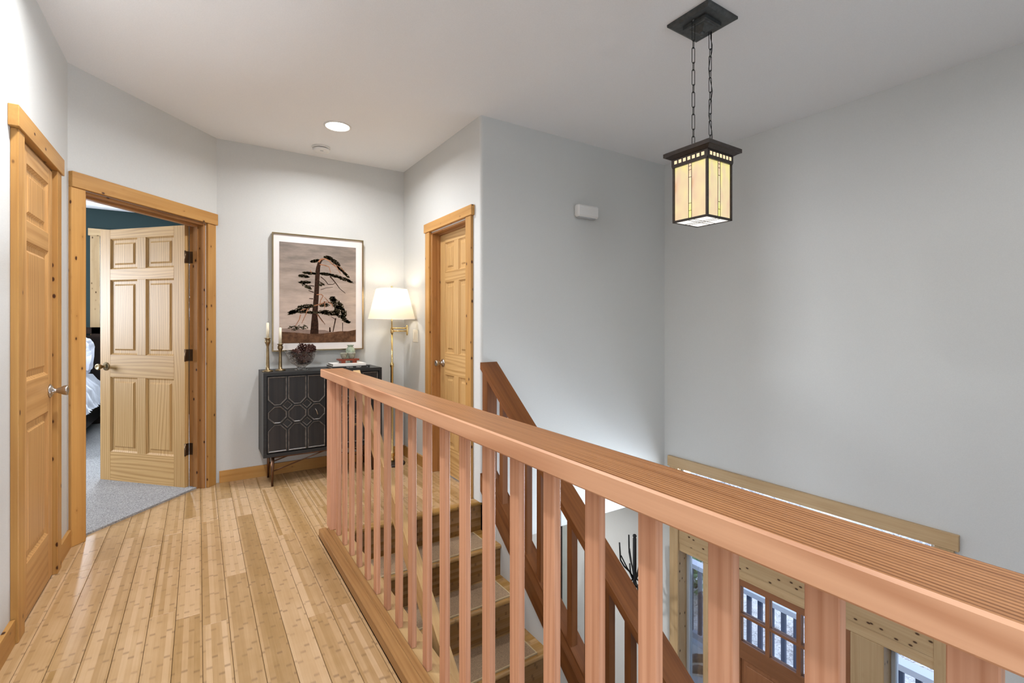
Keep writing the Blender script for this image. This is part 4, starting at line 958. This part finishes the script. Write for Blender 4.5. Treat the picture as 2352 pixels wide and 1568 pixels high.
for k in range(3): tube(bm, [(0, 0, 1.575), (R1 * math.cos(k * 2.094), R1 * math.sin(k * 2.094), 1.570)], 0.002, 6)
tube(bm, [(0, 0, 1.36)] + [(0.045 * math.sin(a), 0, 1.47 - 0.10 * math.cos(a)) for a in [math.pi * i / 8 for i in range(1, 8)]] + [(0, 0, 1.575)], 0.002, 6)
mesh_obj('harp', bm, BRASSBRIGHT, lp, loc=(sx_, sy_, 0), smooth=True)
lobj('finial', [(0.001, 1.573), (0.006, 1.575), (0.004, 1.582), (0.009, 1.590), (0.006, 1.598), (0.001, 1.602)], BRASSBRIGHT, lp, (sx_, sy_, 0), 14, cap=False)
lobj('bulb', [(0.012, 1.36), (0.013, 1.385), (0.028, 1.42), (0.030, 1.445), (0.018, 1.468), (0.001, 1.474)], glow('lamp_bulb', (1, 0.85, 0.6, 1), 3.0), lp, (sx_, sy_, 0), 18, cap=False)
L = bpy.data.lights.new('floor_lamp_light', 'POINT'); L.energy = LIGHT['lamp']; L.color = (1.0, 0.88, 0.70); L.shadow_soft_size = 0.035
o = bpy.data.objects.new('floor_lamp_light', L); o.location = (sx_, sy_, 1.505); COL.objects.link(o)

# ------------------------------------------------------------------ switch, smoke alarm, sensor, downlights
sw = thing('light_switch', 'almond double light switch plate beside the landing door', 'switch', (XD, 4.15, 1.10))
box('plate', XD - 0.006, XD, 4.088, 4.205, 1.095, 1.208, SWITCHPL, sw, 0.002)
for y in (4.118, 4.175): box('rocker', XD - 0.009, XD - 0.006, y - 0.016, y + 0.016, 1.118, 1.185, SWITCHPL, sw, 0.001)
sm = thing('smoke_alarm', 'round white smoke alarm on the ceiling', 'smoke alarm', (0.852, 4.205, HC))
lobj('base', [(0.001, 0), (0.072, 0), (0.072, -0.008), (0.066, -0.012), (0.001, -0.012)], WHITEPL, sm, (0.852, 4.205, HC), 36, cap=False)
lobj('cover', [(0.060, -0.016), (0.066, -0.018), (0.066, -0.028), (0.060, -0.036), (0.03, -0.038), (0.001, -0.038)], WHITEPL, sm, (0.852, 4.205, HC), 36, cap=False)
lobj('vent_gap', [(0.058, -0.011), (0.058, -0.018)], DARKVOID, sm, (0.852, 4.205, HC), 36)
box('test_button', 0.838, 0.862, 4.165, 4.180, HC - 0.040, HC - 0.038, GREYFRAME, sm)
sn = thing('wall_sensor', 'white box sensor high on the stairwell wall', 'sensor', (2.63, YS, 2.11))
box('housing', 2.515, 2.735, YS - 0.058, YS, 2.118, 2.214, WHITEPL, sn, 0.012)
box('grille', 2.535, 2.715, YS - 0.045, YS - 0.008, 2.110, 2.119, GREYFRAME, sn)
def downlight(x, y, label, k=1.0, HC=HC, sp=165):
    T = thing('recessed_downlight', label, 'ceiling light', (x, y, HC), group='recessed ceiling downlights')
    lobj('trim_ring', [(0.098, 0.0), (0.098, -0.004), (0.086, -0.007), (0.082, -0.003), (0.082, 0.0)], WHITEPL, T, (x, y, HC), 36, cap=False)
    lobj('lens', [(0.001, -0.0035), (0.082, -0.0035)], BULB, T, (x, y, HC), 36, cap=False)
    l = bpy.data.lights.new('downlight', 'AREA'); l.shape = 'DISK'; l.size = 0.13; l.energy = LIGHT['down'] * k; l.color = (0.97, 0.98, 1.0); l.spread = math.radians(sp)
    o = bpy.data.objects.new('downlight_light', l); o.location = (x, y, HC - 0.012); COL.objects.link(o)
downlight(0.863, 3.69, 'glowing recessed downlight in the ceiling near the smoke alarm', 0.72, HC, 160)
downlight(-0.20, 2.35, 'added fill downlight in the hall ceiling beside the closet door, above the frame', 0.95)  # fill lamp added to light the hall side of the railing
downlight(-0.2, 0.8, 'added unseen fill downlight in the hall ceiling above the viewer', 0.6)  # unseen lamp added as hall fill
downlight(2.45, 0.35, 'added fill downlight in the ceiling above the entry, out of frame', 0.25)  # lamp added out of view to fill the stair void
downlight(2.5, 3.75, 'added unseen fill downlight in the lower hall ceiling above the coat trees', 0.9, ZS)  # unseen lamp added to brighten the lower hall
downlight(0.0, -1.2, 'added fill downlight in the hall ceiling behind the viewer', 0.6)  # added fill behind the camera, no known fitting there

# ------------------------------------------------------------------ pendant lantern
qx, qy = 2.045, 1.442
pn = thing('pendant_lantern', 'square craftsman lantern of amber mica glass hanging on two chains', 'pendant lamp', (qx, qy, HC))
def frustum(bm, x, y, a0, z0, a1, z1):
    A_ = [bm.verts.new((x + sx * a0, y + sy * a0, z0)) for sx, sy in ((-1, -1), (1, -1), (1, 1), (-1, 1))]
    B_ = [bm.verts.new((x + sx * a1, y + sy * a1, z1)) for sx, sy in ((-1, -1), (1, -1), (1, 1), (-1, 1))]
    bm.faces.new(A_); bm.faces.new(B_[::-1])
    for i in range(4): bm.faces.new((A_[i], A_[(i + 1) % 4], B_[(i + 1) % 4], B_[i]))
bm = bmesh.new(); frustum(bm, qx, qy, 0.115, HC, 0.115, HC - 0.012); frustum(bm, qx, qy, 0.115, HC - 0.012, 0.100, HC - 0.020)
frustum(bm, qx, qy, 0.062, HC - 0.019, 0.062, HC - 0.036); frustum(bm, qx, qy, 0.052, HC - 0.036, 0.050, HC - 0.040); frustum(bm, qx, qy, 0.040, HC - 0.040, 0.012, HC - 0.058)
mesh_obj('canopy', bm, PEWTER, pn)
lobj('finial', [(0.012, -0.054), (0.013, -0.062), (0.010, -0.072), (0.001, -0.074)], PEWTER, pn, (qx, qy, HC), 16, cap=False)
ZC0, ZC1 = 2.062, 2.098          # cap
hb = 0.092                       # body half width
bm = bmesh.new(); frustum(bm, qx, qy, 0.128, ZC0 + 0.012, 0.128, ZC1 - 0.006); frustum(bm, qx, qy, 0.128, ZC1 - 0.006, 0.118, ZC1); frustum(bm, qx, qy, 0.104, ZC0, 0.122, ZC0 + 0.012)
mesh_obj('cap', bm, BRONZE, pn)
zt_, zb_ = ZC0, 1.752
zband = zt_ - 0.036
def band_open(bm, ax, sgn):
    pass
# frieze band with square beads, corner posts, bottom rails
bm = bmesh.new()
for sx, sy in ((-1, -1), (1, -1), (1, 1), (-1, 1)):
    add_box(bm, qx + sx * hb - 0.005, qx + sx * hb + 0.005, qy + sy * hb - 0.005, qy + sy * hb + 0.005, zb_, zband)
e = 0.006
for z0, z1, hh in ((zb_, zb_ + 0.010, hb), (zband - 0.006, zband, hb + 0.004)):
    for sg in (-1, 1):
        add_box(bm, qx - hh, qx + hh, qy + sg * hh - 0.004, qy + sg * hh + 0.004, z0, z1); add_box(bm, qx + sg * hh - 0.004, qx + sg * hh + 0.004, qy - hh, qy + hh, z0, z1)
mesh_obj('frame', bm, BRONZE, pn)
bm = bmesh.new(); frustum(bm, qx, qy, hb + 0.008, zband, hb + 0.008, zt_); mesh_obj('frieze', bm, BRONZE, pn)
for k in range(7):
    u = -0.075 + 0.025 * k
    for sg in (-1, 1):
        f_ = hb + 0.008
        box('glass_bead', qx + u - 0.0075, qx + u + 0.0075, qy + sg * f_ - 0.0012, qy + sg * f_ + 0.0012, zband + 0.010, zband + 0.026, MICAB, pn)
        box('glass_bead', qx + sg * f_ - 0.0012, qx + sg * f_ + 0.0012, qy + u - 0.0075, qy + u + 0.0075, zband + 0.010, zband + 0.026, MICAB, pn)
def lit_side(ax, sg):
    f_ = hb - 0.001; z0, z1 = zb_ + 0.010, zband - 0.006; s_ = 0.008; ins = 0.006
    def bx(n, u0, u1, za, zb2, m, d0, d1):
        a, b_ = sorted((sg * (f_ + d0), sg * (f_ + d1)))
        if ax == 'Y': return box(n, qx + u0, qx + u1, qy + a, qy + b_, za, zb2, m, pn)
        return box(n, qx + a, qx + b_, qy + u0, qy + u1, za, zb2, m, pn)
    H = z1 - z0
    bx('glass_pane', -hb + ins, -s_, z0, z1, MICA, -0.002, 0.0); bx('glass_pane', s_, hb - ins, z0, z1, MICA, -0.002, 0.0)
    bx('glass_strip', -s_ + 0.0012, s_ - 0.0012, z0, z1, MICAB, -0.002, 0.0)
    for u in (-s_, s_): bx('came', u - 0.0011, u + 0.0011, z0, z1, BRONZE, -0.003, 0.0015)
    for q in (0.045, 0.115, 0.25, 0.73, 0.865): bx('came', -s_, s_, z1 - q * H - 0.001, z1 - q * H + 0.001, BRONZE, -0.003, 0.0015)
for ax in 'XY':
    for sg in (-1, 1): lit_side(ax, sg)
box('bottom_glass', qx - hb + 0.006, qx + hb - 0.006, qy - hb + 0.006, qy + hb - 0.006, zb_ + 0.002, zb_ + 0.004, MICABOT, pn)
for u in (-0.014, 0.014):
    box('came', qx + u - .001, qx + u + .001, qy - hb + .006, qy + hb - .006, zb_ + 0.0005, zb_ + 0.002, BRONZE, pn)
    box('came', qx - hb + .006, qx + hb - .006, qy + u - .001, qy + u + .001, zb_ + 0.0005, zb_ + 0.002, BRONZE, pn)
def link_pts(c, L, w, ang):
    pts = []; r = w / 2
    for i in range(9): a = math.pi * i / 8; pts.append((r * math.cos(a), L / 2 - r + r * math.sin(a)))
    for i in range(9): a = math.pi + math.pi * i / 8; pts.append((r * math.cos(a), -L / 2 + r + r * math.sin(a)))
    return [(c[0] + u * math.cos(ang), c[1] + u * math.sin(ang), c[2] + v) for u, v in pts]
for cxn in (qx - 0.066, qx + 0.066):
    z = HC - 0.022; k = 0; ang0 = 0.6 if cxn < qx else 1.0
    seq = [0.098, 0.036]
    while z > ZC1 + 0.012:
        Lk = seq[0] if k == 0 else (0.040 if k % 2 else 0.076); Lk = min(Lk, z - ZC1 + 0.006)
        tobj('chain_link', link_pts((cxn, qy, z - Lk / 2), Lk, 0.015, -YAW + (0.15 if k % 2 == 0 else 1.4) + ang0 * 0.2), 0.0018, IRON, pn, 6, closed=True)
        z -= Lk - 0.005; k += 1
    lobj('chain_loop', [(0.006, 0.0), (0.006, 0.012), (0.001, 0.014)], BRONZE, pn, (cxn, qy, ZC1 - 0.002), 10)
    lobj('chain_hook', [(0.006, 0.0), (0.006, -0.012), (0.001, -0.014)], PEWTER, pn, (cxn, qy, HC - 0.012), 10)
cxn = qx + 0.066
tobj('power_cord', [(cxn + 0.004, qy, HC - 0.02)] + [(cxn + 0.008 * math.sin(i * 1.1) + 0.002, qy + 0.008 * math.cos(i * 1.1), HC - 0.02 - i * (HC - 0.02 - ZC1) / 16) for i in range(1, 16)] + [(cxn, qy, ZC1)], 0.002, DARKVOID, pn, 6)

# ------------------------------------------------------------------ lower hall: coat trees, mirror
def coat_tree(x, y, h, label, rz):
    T = thing('coat_tree', label, 'coat rack', (x, y, ZL), rz, group='black iron coat trees')
    lobj('pole', [(0.017, 0.0), (0.017, h - 0.03), (0.012, h - 0.02), (0.020, h - 0.008), (0.014, h + 0.006), (0.001, h + 0.01)], IRON, T, (0, 0, 0), 12, False)
    for k in range(3): 
        a = k * 2.094; c, s_ = math.cos(a), math.sin(a)
        tobj('foot', [(0.012 * c, 0.012 * s_, 0.16), (0.12 * c, 0.12 * s_, 0.10), (0.24 * c, 0.24 * s_, 0.012)], 0.012, IRON, T, 8, world=False)
    for k in range(4):
        a = k * math.pi / 2; c, s_ = math.cos(a), math.sin(a); zc = h - 0.40
        tobj('upper_hook', [(r * c, r * s_, zc + z) for r, z in ((0.015, 0.0), (0.05, 0.07), (0.10, 0.12), (0.135, 0.18), (0.14, 0.26), (0.145, 0.34))], 0.0075, IRON, T, 8, world=False)
        tobj('hook_brace', [(r * c, r * s_, zc + z) for r, z in ((0.015, 0.02), (0.07, 0.10), (0.13, 0.22))], 0.006, IRON, T, 8, world=False)
        tobj('lower_hook', [(r * c, r * s_, zc + z) for r, z in ((0.015, 0.0), (0.045, -0.03), (0.085, -0.02), (0.11, 0.03), (0.122, 0.08))], 0.0075, IRON, T, 8, world=False)
        tobj('lower_hook', [(r * c, r * s_, zc + z) for r, z in ((0.015, -0.05), (0.04, -0.12), (0.075, -0.14), (0.105, -0.11), (0.12, -0.06))], 0.0075, IRON, T, 8, world=False)
    return T
coat_tree(3.36, 3.075, 2.055, 'black iron coat tree in the lower hall beyond the stair railing', -0.45)
coat_tree(3.00, 3.98, 1.86, 'black iron coat tree farther back in the lower hall, mostly hidden by balusters', -0.45)
mr = thing('wall_mirror', 'tall black-framed mirror on the lower hall wall', 'mirror', (XR, 4.3, -2.0))
boxes('frame', [(XR - 0.02, XR, 4.165, 4.18, -2.2, -0.75), (XR - 0.02, XR, 4.425, 4.44, -2.2, -0.75), (XR - 0.02, XR, 4.18, 4.425, -0.765, -0.75), (XR - 0.02, XR, 4.18, 4.425, -2.2, -2.185)], IRON, mr)
box('glass', XR - 0.012, XR - 0.006, 4.18, 4.425, -2.185, -0.765, MIRROR, mr)
# unseen rear window, added to carry fill light
rw = thing('window_5', 'added hall end window carrying fill light behind the viewer', 'window', (0.05, -2.5, 0.6), kind='structure')
boxes('window_frame', [(-0.45, -0.40, -2.6, -2.5, 0.6, 2.2), (0.50, 0.55, -2.6, -2.5, 0.6, 2.2), (-0.40, 0.50, -2.6, -2.5, 0.6, 0.66), (-0.40, 0.50, -2.6, -2.5, 2.14, 2.2)], WHITEPL, rw)
box('pane', -0.40, 0.50, -2.56, -2.555, 0.66, 2.14, GLASS, rw)

lw_ = thing('window_6', 'added window for fill light in the left hall wall behind the viewer', 'window', (XL, -1.35, 0.6), kind='structure')  # added opening for the left fill light, never in view
boxes('window_frame', [(XL - 0.1, XL, -2.2, -2.14, 0.6, 2.1), (XL - 0.1, XL, -0.56, -0.5, 0.6, 2.1), (XL - 0.1, XL, -2.14, -0.56, 0.6, 0.66), (XL - 0.1, XL, -2.14, -0.56, 2.04, 2.1)], WHITEPL, lw_)
box('pane', XL - 0.06, XL - 0.055, -2.14, -0.56, 0.66, 2.04, GLASS, lw_)
bs_ = thing('window_7', 'added unseen side window of the bedroom for fill light', 'window', (-4.2, 6.2, 1.0), kind='structure')  # added out of view so fill reaches the bedroom door
boxes('window_frame', [(-4.3, -4.2, 5.4, 5.46, 1.0, 2.2), (-4.3, -4.2, 6.94, 7.0, 1.0, 2.2), (-4.3, -4.2, 5.46, 6.94, 1.0, 1.06), (-4.3, -4.2, 5.46, 6.94, 2.14, 2.2)], PINEPALE[2], bs_)
box('pane', -4.26, -4.255, 5.46, 6.94, 1.06, 2.14, GLASS, bs_)

rr_ = thing('window_8', 'added window for fill light in the right wall behind the viewer', 'window', (XR, -1.35, 0.55), kind='structure')  # unseen opening added for the right fill light
boxes('window_frame', [(XR, XR + 0.1, -2.2, -2.14, 0.55, 2.15), (XR, XR + 0.1, -0.56, -0.5, 0.55, 2.15), (XR, XR + 0.1, -2.14, -0.56, 0.55, 0.61), (XR, XR + 0.1, -2.14, -0.56, 2.09, 2.15)], WHITEPL, rr_)
box('pane', XR + 0.055, XR + 0.06, -2.14, -0.56, 0.61, 2.09, GLASS, rr_)
